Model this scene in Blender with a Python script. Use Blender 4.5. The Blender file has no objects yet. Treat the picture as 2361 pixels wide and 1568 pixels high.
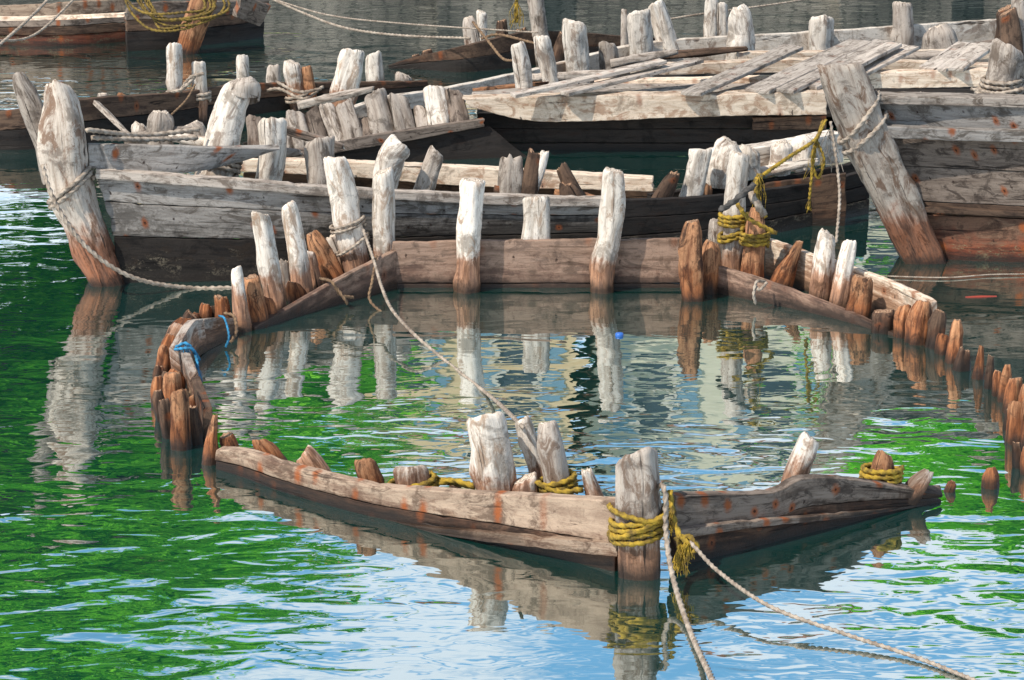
import bpy, math, random
from mathutils import Vector, Matrix, noise
random.seed(7)
scene = bpy.context.scene
# ------------------------------------------------------------------ camera
H = 4.04; PITCH = math.radians(15.0)
FPX = 6695.0
cam_d = bpy.data.cameras.new("camera"); cam = bpy.data.objects.new("camera", cam_d)
scene.collection.objects.link(cam)
cam.location = (0, 0, H); cam.rotation_euler = (math.radians(90) - PITCH, 0, 0)
cam_d.sensor_width = 36; cam_d.lens = 18 / math.tan(math.radians(10)); cam_d.clip_end = 5000
scene.camera = cam
CP, SP = math.cos(PITCH), math.sin(PITCH)
# survey helpers: turn bearings measured in the photo into metres on the water / at a known depth
def ray(u, v):
    x = (u - 1180.5) / FPX; y = -(v - 784) / FPX
    return Vector((x, CP + y * SP, -SP + y * CP))
def G(u, v, z=0.0):
    d = ray(u, v); t = (z - H) / d.z
    return Vector((0, 0, H)) + d * t
def W(u, v, y):
    d = ray(u, v); t = y / d.y
    return Vector((0, 0, H)) + d * t
def Y(v): return G(1180, v).y
def mpp(P): return (P.y * CP - (P.z - H) * SP) / FPX

# ------------------------------------------------------------------ materials
def nodes(name):
    m = bpy.data.materials.new(name); m.use_nodes = True
    nt = m.node_tree; nt.nodes.clear()
    out = nt.nodes.new("ShaderNodeOutputMaterial")
    return m, nt, out
def N(nt, t, **kw):
    n = nt.nodes.new(t)
    for k, v in kw.items(): n.inputs[k].default_value = v
    return n
def L(nt, a, b): nt.links.new(a, b)
def mixc(nt, fac, a, b, mode='MIX'):
    n = nt.nodes.new("ShaderNodeMix"); n.data_type = 'RGBA'; n.blend_type = mode
    for sock, val in ((n.inputs[0], fac), (n.inputs[6], a), (n.inputs[7], b)):
        if hasattr(val, "is_linked"): nt.links.new(val, sock)
        elif isinstance(val, tuple): sock.default_value = (*val, 1) if len(val) == 3 else val
        else: sock.default_value = val
    return n.outputs[2]
def ramp(nt, src, a, b, lo=0.0, hi=1.0):
    n = nt.nodes.new("ShaderNodeMapRange"); n.interpolation_type = 'SMOOTHSTEP'
    n.inputs[1].default_value = a; n.inputs[2].default_value = b
    n.inputs[3].default_value = lo; n.inputs[4].default_value = hi
    nt.links.new(src, n.inputs[0]); return n.outputs[0]
def mth(nt, op, a, b=None, c=None):
    n = nt.nodes.new("ShaderNodeMath"); n.operation = op
    for i, v in enumerate((a, b, c)):
        if v is None: continue
        if hasattr(v, "is_linked"): nt.links.new(v, n.inputs[i])
        else: n.inputs[i].default_value = v
    return n.outputs[0]

def wood(name, ca, cb, cdark, tide_a=(0.20, 0.085, 0.035), tide_b=(0.10, 0.045, 0.025), tide=0.24, rust=0.0, gs=1.0, crack=1.0, paint=None, stain=(0.20, 0.12, 0.075), st=0.6, tw=0.06):
    m, nt, out = nodes(name)
    uv = nt.nodes.new("ShaderNodeTexCoord")
    info = nt.nodes.new("ShaderNodeObjectInfo")
    geo = nt.nodes.new("ShaderNodeNewGeometry")
    sep = nt.nodes.new("ShaderNodeSeparateXYZ"); L(nt, geo.outputs["Position"], sep.inputs[0])
    sh = nt.nodes.new("ShaderNodeCombineXYZ")
    r50 = mth(nt, 'MULTIPLY', info.outputs["Random"], 57.0)
    L(nt, r50, sh.inputs[0]); L(nt, r50, sh.inputs[2])
    def coords(su, sv):
        mp = nt.nodes.new("ShaderNodeMapping"); L(nt, uv.outputs["UV"], mp.inputs[0])
        mp.inputs["Scale"].default_value = (su, sv, 1)
        L(nt, sh.outputs[0], mp.inputs["Location"]); return mp.outputs[0]
    g1 = N(nt, "ShaderNodeTexNoise", Scale=1.0, Detail=8.0, Roughness=0.70, Distortion=0.4); L(nt, coords(4.5 * gs, 36 * gs), g1.inputs["Vector"])
    g2 = N(nt, "ShaderNodeTexNoise", Scale=1.0, Detail=4.0, Roughness=0.6, Distortion=0.5); L(nt, coords(2.6 * gs, 46 * gs), g2.inputs["Vector"])
    g3 = N(nt, "ShaderNodeTexNoise", Scale=1.0, Detail=4.0, Roughness=0.6); L(nt, coords(8 * gs, 190 * gs), g3.inputs["Vector"])
    bl = N(nt, "ShaderNodeTexNoise", Scale=6.5, Detail=7.0, Roughness=0.72, Distortion=.5); L(nt, geo.outputs["Position"], bl.inputs["Vector"])
    bl2 = N(nt, "ShaderNodeTexNoise", Scale=1.9, Detail=7.0, Roughness=0.74, Distortion=.9); L(nt, coords(3.2, 8.0), bl2.inputs["Vector"])
    fine = N(nt, "ShaderNodeTexNoise", Scale=75.0, Detail=5.0, Roughness=0.75); L(nt, geo.outputs["Position"], fine.inputs["Vector"])
    c = mixc(nt, ramp(nt, g1.outputs[0], 0.31, 0.58), cb, ca)
    c = mixc(nt, ramp(nt, g3.outputs[0], 0.50, 0.70, 0, .35), c, cb)
    mid = tuple(0.5 * x for x in cb)
    c = mixc(nt, ramp(nt, bl.outputs[0], 0.51, 0.64, 0, 0.75), c, mid)
    c = mixc(nt, ramp(nt, bl2.outputs[0], 0.50, 0.61, 0, st), c, stain)
    zz = mth(nt, 'ADD', sep.outputs[2], mth(nt, 'MULTIPLY', mth(nt, 'SUBTRACT', bl.outputs[0], 0.5), 0.46))
    zz = mth(nt, 'ADD', zz, mth(nt, 'MULTIPLY', mth(nt, 'SUBTRACT', g1.outputs[0], 0.5), 0.32))
    tc = mixc(nt, ramp(nt, g1.outputs[0], 0.38, 0.62), tide_b, tide_a)
    tc = mixc(nt, ramp(nt, bl2.outputs[0], 0.50, 0.64, 0, .7), tc, tuple(.5 * x for x in tide_b))
    c = mixc(nt, ramp(nt, zz, tide - tw, tide + tw, .9, 0), c, tc)
    if paint:
        c = mixc(nt, mth(nt, 'MULTIPLY', mth(nt, 'MULTIPLY', ramp(nt, zz, 0.07, 0.14, .7, 0), ramp(nt, fine.outputs[0], 0.46, 0.54)), ramp(nt, bl2.outputs[0], .50, .57)), c, paint)
    if rust > 0:
        vo = nt.nodes.new("ShaderNodeTexVoronoi"); vo.voronoi_dimensions = '2D'; vo.inputs["Scale"].default_value = 1.0; vo.inputs["Randomness"].default_value = .75
        L(nt, coords(8.0, 5.0), vo.inputs["Vector"])
        sc = nt.nodes.new("ShaderNodeSeparateColor"); L(nt, vo.outputs["Color"], sc.inputs[0])
        near = mth(nt, 'ADD', vo.outputs["Distance"], mth(nt, 'MULTIPLY', fine.outputs[0], 0.26))
        rf = mth(nt, 'MULTIPLY', ramp(nt, near, 0.17, 0.38, rust * .9, 0), ramp(nt, sc.outputs[0], 0.56, 0.66))
        c = mixc(nt, rf, c, (0.27, 0.072, 0.020))
        c = mixc(nt, mth(nt, 'MULTIPLY', ramp(nt, near, 0.15, 0.20, 0.9, 0), ramp(nt, sc.outputs[1], 0.4, 0.45)), c, (0.025, 0.013, 0.01))
    ck = mth(nt, 'MULTIPLY', ramp(nt, g2.outputs[0], 0.30, 0.36, 1, 0), 0.9 * crack)
    c = mixc(nt, ck, c, cdark)
    c = mixc(nt, ramp(nt, fine.outputs[0], 0.58, 0.70, 0, 0.5), c, cdark)
    br = mth(nt, 'MULTIPLY_ADD', info.outputs["Random"], 0.45, 0.80)
    hsv = nt.nodes.new("ShaderNodeHueSaturation"); L(nt, c, hsv.inputs["Color"]); L(nt, br, hsv.inputs["Value"])
    c = hsv.outputs[0]
    wz = mth(nt, 'ADD', sep.outputs[2], mth(nt, 'MULTIPLY', mth(nt, 'SUBTRACT', bl.outputs[0], 0.5), 0.14))
    wet = ramp(nt, wz, 0.01, 0.095, 1, 0)
    c = mixc(nt, mth(nt, 'MULTIPLY', wet, 0.87), c, (0.022, 0.016, 0.012))
    b = nt.nodes.new("ShaderNodeBsdfPrincipled")
    L(nt, c, b.inputs["Base Color"])
    L(nt, ramp(nt, wz, 0.0, 0.1, 0.32, 0.9), b.inputs["Roughness"])
    b.inputs["Specular IOR Level"].default_value = 0.2
    hgt = mth(nt, 'ADD', mth(nt, 'MULTIPLY', g1.outputs[0], 0.5), mth(nt, 'MULTIPLY', ramp(nt, g2.outputs[0], 0.29, 0.38), 1.0))
    hgt = mth(nt, 'ADD', hgt, mth(nt, 'MULTIPLY', fine.outputs[0], 0.7))
    hgt = mth(nt, 'ADD', hgt, mth(nt, 'MULTIPLY', g3.outputs[0], 0.35))
    bp = nt.nodes.new("ShaderNodeBump"); bp.inputs["Strength"].default_value = 0.9; bp.inputs["Distance"].default_value = 0.0055
    L(nt, hgt, bp.inputs["Height"]); L(nt, bp.outputs[0], b.inputs["Normal"])
    L(nt, b.outputs[0], out.inputs[0])
    return m

def endgrain(name, ca, cb):
    m, nt, out = nodes(name)
    uv = nt.nodes.new("ShaderNodeTexCoord")
    ln = nt.nodes.new("ShaderNodeVectorMath"); ln.operation = 'LENGTH'; L(nt, uv.outputs["UV"], ln.inputs[0])
    n1 = N(nt, "ShaderNodeTexNoise", Scale=25.0, Detail=4.0); L(nt, uv.outputs["UV"], n1.inputs["Vector"])
    rr = mth(nt, 'ADD', mth(nt, 'MULTIPLY', ln.outputs["Value"], 420.0), mth(nt, 'MULTIPLY', n1.outputs[0], 7.0))
    s = mth(nt, 'SINE', rr)
    c = mixc(nt, ramp(nt, s, -0.7, 0.9), cb, ca)
    c = mixc(nt, ramp(nt, n1.outputs[0], .45, .65, 0, .6), c, tuple(.5 * x for x in cb))
    ck = N(nt, "ShaderNodeTexNoise", Scale=70.0, Detail=3.0); L(nt, uv.outputs["UV"], ck.inputs["Vector"])
    c = mixc(nt, ramp(nt, ck.outputs[0], 0.36, 0.42, 0.8, 0), c, (0.04, 0.03, 0.02))
    b = nt.nodes.new("ShaderNodeBsdfPrincipled"); b.inputs["Roughness"].default_value = 0.9
    L(nt, c, b.inputs["Base Color"]); b.inputs["Specular IOR Level"].default_value = 0.2
    bp = nt.nodes.new("ShaderNodeBump"); bp.inputs["Strength"].default_value = 0.7; bp.inputs["Distance"].default_value = 0.006
    L(nt, mth(nt, 'ADD', ck.outputs[0], mth(nt, 'MULTIPLY', s, 0.15)), bp.inputs["Height"]); L(nt, bp.outputs[0], b.inputs["Normal"])
    L(nt, b.outputs[0], out.inputs[0]); return m

M = {}
WH = ((0.78, 0.69, 0.585), (0.46, 0.375, 0.295), (0.05, 0.035, 0.025))
M['white'] = wood("bleached_wood", *WH, tide_a=(0.42, 0.19, 0.09), tide_b=(0.15, 0.065, 0.036), tide=0.22, stain=(0.29, 0.18, 0.11), st=.72)
M['whitedry'] = wood("dry_bleached_wood", *WH, tide=-.6, stain=(0.24, 0.17, 0.125), st=.8)
M['stem'] = wood("stem_post_wood", (0.52, 0.44, 0.36), (0.28, 0.215, 0.165), (0.04, 0.028, 0.022), tide_a=(0.30, 0.105, 0.045), tide_b=(0.09, 0.036, 0.02), tide=0.33, stain=(0.16, 0.09, 0.055), st=.85, tw=.09)
GR = ((0.45, 0.38, 0.315), (0.24, 0.19, 0.152), (0.035, 0.026, 0.02))
M['gray'] = wood("weathered_gray_wood", *GR, tide_a=(0.30, 0.14, 0.07), tide_b=(0.10, 0.05, 0.03), tide=0.14, stain=(0.14, 0.085, 0.055), st=.8)
M['graydry'] = wood("dry_gray_wood", *GR, tide=-.6, stain=(0.12, 0.088, 0.065), st=.85)
M['brown'] = wood("tide_stained_wood", (0.44, 0.22, 0.11), (0.17, 0.068, 0.034), (0.018, 0.012, 0.009), tide_a=(0.36, 0.125, 0.045), tide_b=(0.10, 0.036, 0.018), tide=0.16, stain=(0.04, 0.022, 0.016), st=.88)
M['plank'] = wood("brown_plank_wood", (0.38, 0.275, 0.195), (0.21, 0.14, 0.097), (0.04, 0.025, 0.018), tide_a=(0.22, 0.12, 0.07), tide_b=(0.11, 0.06, 0.04), tide=0.08, rust=1.0, gs=0.8, crack=0.8, stain=(0.10, 0.062, 0.042), st=.8)
M['transom'] = wood("transom_plank_wood", (0.32, 0.21, 0.15), (0.18, 0.112, 0.077), (0.04, 0.025, 0.018), tide_a=(0.20, 0.11, 0.075), tide_b=(0.10, 0.06, 0.045), tide=0.10, rust=0.3, gs=0.8, crack=0.5, stain=(0.12, 0.08, 0.06), st=.65)
M['grayplank'] = wood("gray_plank_wood", (0.34, 0.305, 0.27), (0.18, 0.155, 0.132), (0.025, 0.02, 0.016), tide_a=(0.12, 0.1, 0.09), tide_b=(0.05, 0.042, 0.036), tide=0.05, rust=1.0, gs=0.8, crack=0.8, stain=(0.08, 0.062, 0.048), st=.8)
M['bplank'] = wood("gray_hull_wood_tarred_foot", (0.34, 0.305, 0.27), (0.18, 0.155, 0.132), (0.025, 0.02, 0.016), tide_a=(0.045, 0.036, 0.03), tide_b=(0.018, 0.015, 0.013), tide=0.28, rust=1.0, gs=0.8, crack=0.8, stain=(0.08, 0.062, 0.048), st=.8, tw=.10)
M['black'] = wood("tar_and_shade_black_wood", (0.028, 0.023, 0.020), (0.013, 0.011, 0.010), (0.004, 0.003, 0.003), tide_a=(0.020, 0.016, 0.013), tide_b=(0.009, 0.008, 0.007), tide=0.05, gs=0.8, crack=0.6, stain=(0.026, 0.016, 0.012))  # tar on the hulls; its black also paints deep shade in wreck D
M['tarpaint'] = wood("tarred_painted_wood", (0.030, 0.024, 0.020), (0.012, 0.010, 0.009), (0.004, 0.003, 0.003), tide_a=(0.020, 0.016, 0.013), tide_b=(0.008, 0.007, 0.006), tide=0.08, gs=0.8, paint=(0.17, 0.14, 0.10), stain=(0.028, 0.018, 0.012))
M['dark'] = wood("dark_wet_wood", (0.13, 0.080, 0.052), (0.055, 0.034, 0.025), (0.010, 0.007, 0.006), tide_a=(0.10, 0.043, 0.023), tide_b=(0.03, 0.018, 0.013), tide=0.10, rust=0.6, gs=0.8, stain=(0.035, 0.023, 0.017))
M['darkgray'] = wood("dark_gray_plank_wood", (0.24, 0.185, 0.145), (0.105, 0.076, 0.058), (0.015, 0.012, 0.01), tide_a=(0.12, 0.07, 0.045), tide_b=(0.045, 0.03, 0.022), tide=0.09, rust=1.0, gs=0.8, stain=(0.045, 0.032, 0.025), st=.8)
M['beam'] = wood("sunbleached_beam_wood", (0.80, 0.65, 0.50), (0.50, 0.36, 0.25), (0.08, 0.05, 0.032), tide_a=(0.46, 0.24, 0.13), tide_b=(0.23, 0.12, 0.07), tide=0.15, rust=0.6, stain=(0.32, 0.17, 0.095), st=.72)
M['board'] = wood("loose_board_wood", (0.48, 0.41, 0.345), (0.26, 0.215, 0.177), (0.045, 0.034, 0.026), tide=-0.5, rust=0.3, stain=(0.14, 0.105, 0.08), st=.75)
M['redhull'] = wood("rust_red_hull_wood", (0.15, 0.08, 0.05), (0.065, 0.035, 0.024), (0.02, 0.012, 0.01), tide_a=(0.28, 0.058, 0.022), tide_b=(0.08, 0.026, 0.015), tide=0.12, rust=1.0, paint=(0.24, 0.20, 0.11), gs=.8, tw=.10)
M['end_w'] = endgrain("bleached_end_grain", (0.78, 0.67, 0.54), (0.44, 0.34, 0.26))
M['end_b'] = endgrain("brown_end_grain", (0.46, 0.29, 0.18), (0.24, 0.13, 0.075))
ENDS = {'brown': 'end_b', 'plank': 'end_b', 'dark': 'end_b', 'black': 'end_b'}

def ropemat(name, ca, cb):
    m, nt, out = nodes(name)
    geo = nt.nodes.new("ShaderNodeNewGeometry")
    n1 = N(nt, "ShaderNodeTexNoise", Scale=22.0, Detail=6.0, Roughness=0.7); L(nt, geo.outputs["Position"], n1.inputs["Vector"])
    c = mixc(nt, ramp(nt, n1.outputs[0], 0.35, 0.65), cb, ca)
    b = nt.nodes.new("ShaderNodeBsdfPrincipled"); b.inputs["Roughness"].default_value = 0.9; L(nt, c, b.inputs["Base Color"])
    n2 = N(nt, "ShaderNodeTexNoise", Scale=400.0, Detail=2.0); L(nt, geo.outputs["Position"], n2.inputs["Vector"])
    bp = nt.nodes.new("ShaderNodeBump"); bp.inputs["Strength"].default_value = 0.6; bp.inputs["Distance"].default_value = 0.002
    L(nt, n2.outputs[0], bp.inputs["Height"]); L(nt, bp.outputs[0], b.inputs["Normal"])
    L(nt, b.outputs[0], out.inputs[0]); return m
R_BEIGE = ropemat("hemp_rope", (0.44, 0.36, 0.28), (0.20, 0.15, 0.11))
R_YEL = ropemat("yellow_rope", (0.44, 0.28, 0.025), (0.12, 0.075, 0.014))
R_OLIVE = ropemat("mustard_rope", (0.24, 0.155, 0.025), (0.07, 0.045, 0.012))
R_BLUE = ropemat("blue_rope", (0.04, 0.27, 0.48), (0.02, 0.12, 0.22))
R_DARK = ropemat("dark_rope", (0.10, 0.09, 0.08), (0.04, 0.035, 0.03))
R_BROWN = ropemat("brown_rope", (0.24, 0.15, 0.08), (0.12, 0.07, 0.04))

# ------------------------------------------------------------------ mesh helpers
def mesh_obj(name, verts, faces, mats, uvs=None, midx=None, parent=None, smooth=True):
    org = sum(verts[:8], Vector()) / min(8, len(verts))
    me = bpy.data.meshes.new(name)
    me.from_pydata([tuple(v - org) for v in verts], [], faces)
    for m in mats: me.materials.append(m)
    if uvs:
        ul = me.uv_layers.new(name="UVMap")
        k = 0
        for f in uvs:
            for c in f:
                ul.data[k].uv = c; k += 1
    if midx: me.polygons.foreach_set("material_index", midx)
    if smooth: me.polygons.foreach_set("use_smooth", [True] * len(me.polygons))
    me.update()
    ob = bpy.data.objects.new(name, me); scene.collection.objects.link(ob)
    if parent:
        ob.parent = parent; ob.location = org - parent.location
    else: ob.location = org
    return ob
def tag(ob, label, cat, group=None):
    ob["label"] = label; ob["category"] = cat
    if group: ob["group"] = group
    return ob
def empty(name, loc, label, cat):
    e = bpy.data.objects.new(name, None); scene.collection.objects.link(e)
    e.location = loc; e.empty_display_size = 0.2
    return tag(e, label, cat)
def catmull(pts, n):
    if len(pts) == 2: return [pts[0].lerp(pts[1], i / n) for i in range(n + 1)]
    P = [pts[0] * 2 - pts[1]] + list(pts) + [pts[-1] * 2 - pts[-2]]
    seg = len(pts) - 1; out = []
    lens = [(pts[i + 1] - pts[i]).length for i in range(seg)]; tot = sum(lens)
    cum = [0]
    for l in lens: cum.append(cum[-1] + l)
    for i in range(n + 1):
        d = tot * i / n; k = 0
        while k < seg - 1 and d > cum[k + 1]: k += 1
        t = (d - cum[k]) / max(lens[k], 1e-6)
        a, b, c, e = P[k], P[k + 1], P[k + 2], P[k + 3]
        out.append(0.5 * ((2 * b) + (c - a) * t + (2 * a - 5 * b + 4 * c - e) * t * t + (3 * b - a - 3 * c + e) * t ** 3))
    return out
def interp(vals, t):
    x = t * (len(vals) - 1); i = min(int(x), len(vals) - 2)
    return vals[i] * (1 - (x - i)) + vals[i + 1] * (x - i)

def log(name, parent, path, radii, mat, square=0.0, top='flat', lump=0.09):
    seed = random.random() * 100
    ln = sum((path[i + 1] - path[i]).length for i in range(len(path) - 1))
    n = max(14, min(38, int(ln / 0.020))); S = 28
    P = catmull(path, n)
    # gentle natural bow of the timber
    bx, by = random.uniform(-.12, .12) * radii[0], random.uniform(-.12, .12) * radii[0]
    P = [p + Vector((bx * math.sin(i / n * 4.2), by * math.sin(i / n * 5), 0)) for i, p in enumerate(P)]
    verts, faces, uvs, mi = [], [], [], []
    tx, ty = random.uniform(-.45, .45), random.uniform(-.55, .1)
    rot = random.uniform(-0.3, 0.3)
    jag = {'jag': .6, 'round': .3, 'point': .3}.get(top, .16)
    knots = [(random.uniform(.35, .9), random.uniform(0, 6.28), random.uniform(.12, .28)) for _ in range(random.choice((1, 2, 3)))] if ln > .45 else []
    frames = []
    for i in range(n + 1):
        a = (P[min(i + 1, n)] - P[max(i - 1, 0)]).normalized()
        X = Vector((1, 0, 0)); X = (X - a * X.dot(a)).normalized(); Yv = a.cross(X)
        frames.append((P[i], a, X, Yv))
    def ring(i, R, off):
        c, a, X, Yv = frames[i]; t = i / n
        for j in range(S):
            th = 2 * math.pi * j / S + rot
            cx, sx = math.cos(th), math.sin(th)
            k = 1.0
            if square:
                p = 2 + square * 4
                k = (abs(math.cos(th - rot)) ** p + abs(math.sin(th - rot)) ** p) ** (-1 / p)
            nz = noise.noise(Vector((cx * 1.1, sx * 1.1, t * ln * 4.5 + seed)))
            nz2 = noise.noise(Vector((cx * 2.2 + seed, sx * 2.2, t * ln * 4)))
            nz3 = noise.noise(Vector((cx * 4, sx * 4 + seed, t * ln * 24)))
            nz4 = noise.noise(Vector((cx * 7, sx * 7 + seed, t * ln * 9)))
            groove = -0.09 * max(0, noise.noise(Vector((cx * 5.0 + seed, sx * 5.0, t * ln * 1.6))) - .22) * 3
            r = R * k * (1 + lump * 1.6 * nz + (.5 * lump + .045) * nz2 + 0.05 * nz3 + .05 * nz4 + groove)
            for kt, ka, kh in knots:
                dd = ((t - kt) * ln / (R * .8)) ** 2 + (math.remainder(th - ka, 2 * math.pi) / .55) ** 2
                r += R * kh * math.exp(-dd * 1.5)
            x, y = r * cx, r * sx
            z = off + (x * tx + y * ty) * (1.0 if i == n else t ** 6)
            if i >= n - 1: z += jag * R * (nz2 * 1.2 + nz3 * .7) * (1 if i == n else .5)
            verts.append(c + X * x + Yv * y + a * z)
    for i in range(n + 1):
        t = i / n
        R = interp(radii, t)
        if top == 'round': R *= 1 - .30 * (max(0, (t - .84) / .16)) ** 2
        if top == 'point' and t > 0.45: R *= 1 - 0.55 * ((t - 0.45) / 0.55) ** 1.6
        if top == 'flat': R *= 1 - .05 * (max(0, (t - .92) / .08)) ** 2
        if top == 'jag': R *= 1 - .22 * max(0, (t - .75) / .25)
        ring(i, R, -0.006 if i == n else 0)
    R = interp(radii, 1.0) * {'point': .45, 'round': .70, 'jag': .78, 'flat': .95}.get(top, 1)
    k0 = len(verts)
    ring(n, R * 0.84, 0.008 if top != 'round' else R * 0.14)
    ring(n, R * 0.45, 0.006 if top != 'round' else R * 0.20)
    c, a, X, Yv = frames[n]
    verts.append(c + a * (0.002 if top != 'round' else R * 0.21)); ctr = len(verts) - 1
    ds = ln / n
    Rm = sum(radii) / len(radii)
    for i in range(n + 1):
        for j in range(S):
            j2 = (j + 1) % S
            faces.append((i * S + j, i * S + j2, (i + 1) * S + j2, (i + 1) * S + j))
            v0, v1 = j / S * 6.283 * Rm, (j + 1) / S * 6.283 * Rm
            uvs.append(((i * ds, v0), (i * ds, v1), ((i + 1) * ds, v1), ((i + 1) * ds, v0))); mi.append(0)
    def capuv(idx):
        d = verts[idx] - c; return (d.dot(X), d.dot(Yv))
    for j in range(S):
        j2 = (j + 1) % S
        f = (k0 + j, k0 + j2, k0 + S + j2, k0 + S + j)
        faces.append(f); uvs.append(tuple(capuv(q) for q in f)); mi.append(1)
        f = (k0 + S + j, k0 + S + j2, ctr)
        faces.append(f); uvs.append(tuple(capuv(q) for q in f)); mi.append(1)
    ob = mesh_obj(name, verts, faces, [M[mat], M[ENDS.get(mat, 'end_w')]], uvs, mi, parent)
    return {'P': P, 'R': [interp(radii, i / n) for i in range(n + 1)], 'ob': ob}

def post(parent, pts, ws, mat='white', y=None, dy=0.0, ext=0.3, name="rib", **kw):
    if y is None: y = G(*pts[0]).y
    n = len(pts)
    P = [W(u, v, y + dy * i / (n - 1)) for i, (u, v) in enumerate(pts)]
    if len(ws) < 2: ws = [ws[0], ws[0]]
    rad = [interp(ws, i / (n - 1)) * 0.5 * mpp(P[i]) for i in range(n)]
    base = P[0] + (P[0] - P[1]).normalized() * ext
    return log(name, parent, [base] + P, [rad[0]] + rad, mat, **kw)

def strip(name, parent, T, B, th, mat, away=Vector((0, 1, 0)), jit=0.006, sub=None, nr=4, smooth=False):
    ln = sum((T[i + 1] - T[i]).length for i in range(len(T) - 1))
    nc = sub or max(4, min(110, int(ln / 0.04)))
    T = catmull(T, nc); B = catmull(B, nc); seed = random.random() * 50
    fr, bk = [], []
    for i in range(nc + 1):
        tan = (T[min(i + 1, nc)] - T[max(i - 1, 0)])
        n = tan.cross(B[i] - T[i])
        if n.length < 1e-7: n = away.copy()
        n.normalize()
        if n.dot(away) < 0: n = -n
        dn = (T[i] - B[i]); h = dn.length; dn = dn.normalized() if h > 1e-6 else Vector((0, 0, 1))
        for j in range(nr + 1):
            p = T[i].lerp(B[i], j / nr)
            s = i * ln / nc
            w = .6 * noise.noise(Vector((s * 3 + seed, j * 0.3, 0))) + 0.6 * noise.noise(Vector((s * 19 + seed, j, 5)))
            chip = max(0, noise.noise(Vector((s * 8 + seed * 2, j, 9))) - .3) * 5
            if j == 0: p = p + dn * (w * jit * 1.3 - chip * jit)
            if j == nr: p = p + dn * (w * jit * 1.1 + chip * jit * .6)
            p = p + n * noise.noise(Vector((s * 1.3, j * .5, seed))) * jit * .6
            if i in (0, nc): p = p + tan.normalized() * noise.noise(Vector((j * 1.7, seed, i))) * jit * 3
            fr.append(p); bk.append(p + n * th)
    verts = fr + bk; K = len(fr); R = nr + 1
    faces, uvs = [], []
    h = (T[0] - B[0]).length
    def uv(q):
        b = q >= K; q %= K
        return ((q // R) * ln / nc, (q % R) / nr * max(h, 0.05) + (th if b else 0))
    def add(f): faces.append(f); uvs.append(tuple(uv(q) for q in f))
    for i in range(nc):
        for j in range(nr):
            a = i * R + j
            add((a, a + 1, a + R + 1, a + R)); add((K + a, K + a + R, K + a + R + 1, K + a + 1))
        for j in (0, nr):
            a = i * R + j
            add((a, a + R, K + a + R, K + a) if j == 0 else (a, K + a, K + a + R, a + R))
    for i in (0, nc):
        for j in range(nr):
            a = i * R + j
            add((a, K + a, K + a + 1, a + 1) if i == 0 else (a, a + 1, K + a + 1, K + a))
    ob = mesh_obj(name, verts, faces, [M[mat]], uvs, None, parent, smooth=smooth)
    bv = ob.modifiers.new("bevel", 'BEVEL'); bv.width = min(0.005, th * 0.2); bv.segments = 2; bv.limit_method = 'ANGLE'; bv.angle_limit = math.radians(50)
    return ob

def hull(parent, tops, bots, mats, flare=0.0, th=0.035, below=0.3, name="hull_plank", ys=None, frac=None):
    Bp = [G(*b) for b in bots] if ys is None else [W(b[0], b[1], y) for b, y in zip(bots, ys)]
    Tp = [W(t[0], t[1], b.y + flare) for t, b in zip(tops, Bp)]
    n = len(mats)
    if below:
        Bx = [b + Vector((0, 0, -below)) for b in Bp]
    for k in range(n):
        f0, f1 = (k / n, (k + 1) / n) if not frac else (frac[k], frac[k + 1])
        tt = [t.lerp(b, f0) - Vector((0, 0, 0.002)) for t, b in zip(Tp, Bp)]
        bb = [t.lerp(b, f1) + Vector((0, 0, 0.002)) for t, b in zip(Tp, Bp)]
        if k == n - 1 and below: bb = Bx
        off = Vector((0, random.uniform(-.008, .008), 0))
        strip(name, parent, [p + off for p in tt], [p + off for p in bb], th, mats[k])
    return Tp, Bp

# ropes
def tube(acc, pts, r, sides=9, strand=True, rmul=None):
    ln = sum((pts[i + 1] - pts[i]).length for i in range(len(pts) - 1))
    n = max(3, min(1400, int(ln / (r * (0.8 if strand else 3)))))
    P = catmull(pts, n); V, F = acc; k0 = len(V)
    a = (P[1] - P[0]).normalized(); X = a.orthogonal().normalized(); s = 0
    for i in range(n + 1):
        a = (P[min(i + 1, n)] - P[max(i - 1, 0)]).normalized()
        X = (X - a * X.dot(a)).normalized(); Z = a.cross(X)
        if i: s += (P[i] - P[i - 1]).length
        rr = r * (rmul(i / n) if rmul else 1)
        tw = s / (r * 9) * 2 * math.pi if strand else 0
        for j in range(sides):
            th = 2 * math.pi * j / sides
            q = rr * (0.80 + 0.24 * math.cos(3 * th)) if strand else rr
            V.append(P[i] + (X * math.cos(th + tw) + Z * math.sin(th + tw)) * q)
    for i in range(n):
        for j in range(sides):
            j2 = (j + 1) % sides
            F.append((k0 + i * sides + j, k0 + i * sides + j2, k0 + (i + 1) * sides + j2, k0 + (i + 1) * sides + j))
    F.append(tuple(k0 + j for j in range(sides - 1, -1, -1))); F.append(tuple(k0 + n * sides + j for j in range(sides)))
def rope(tubes, r, mat, label, group=None, tassels=(), name="rope", strand=True):
    acc = ([], [])
    for t in tubes: tube(acc, t, r, strand=strand)
    for p, l, n in tassels:
        for k in range(n):
            d = Vector((random.uniform(-.3, .3), random.uniform(-.3, .3), -1)).normalized()
            q = p + Vector((random.uniform(-1, 1), random.uniform(-1, 1), 0)) * r
            e = Vector((random.uniform(-1, 1), random.uniform(-1, 1), random.uniform(-1, 1))) * l * 0.12
            tube(acc, [q, q + d * l * 0.5 + e, q + d * l * random.uniform(.6, 1.1) - e * 0.5], r * 0.14, sides=4, strand=False)
    ob = mesh_obj(name, acc[0], acc[1], [mat])
    return tag(ob, label, "rope", group)
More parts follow.
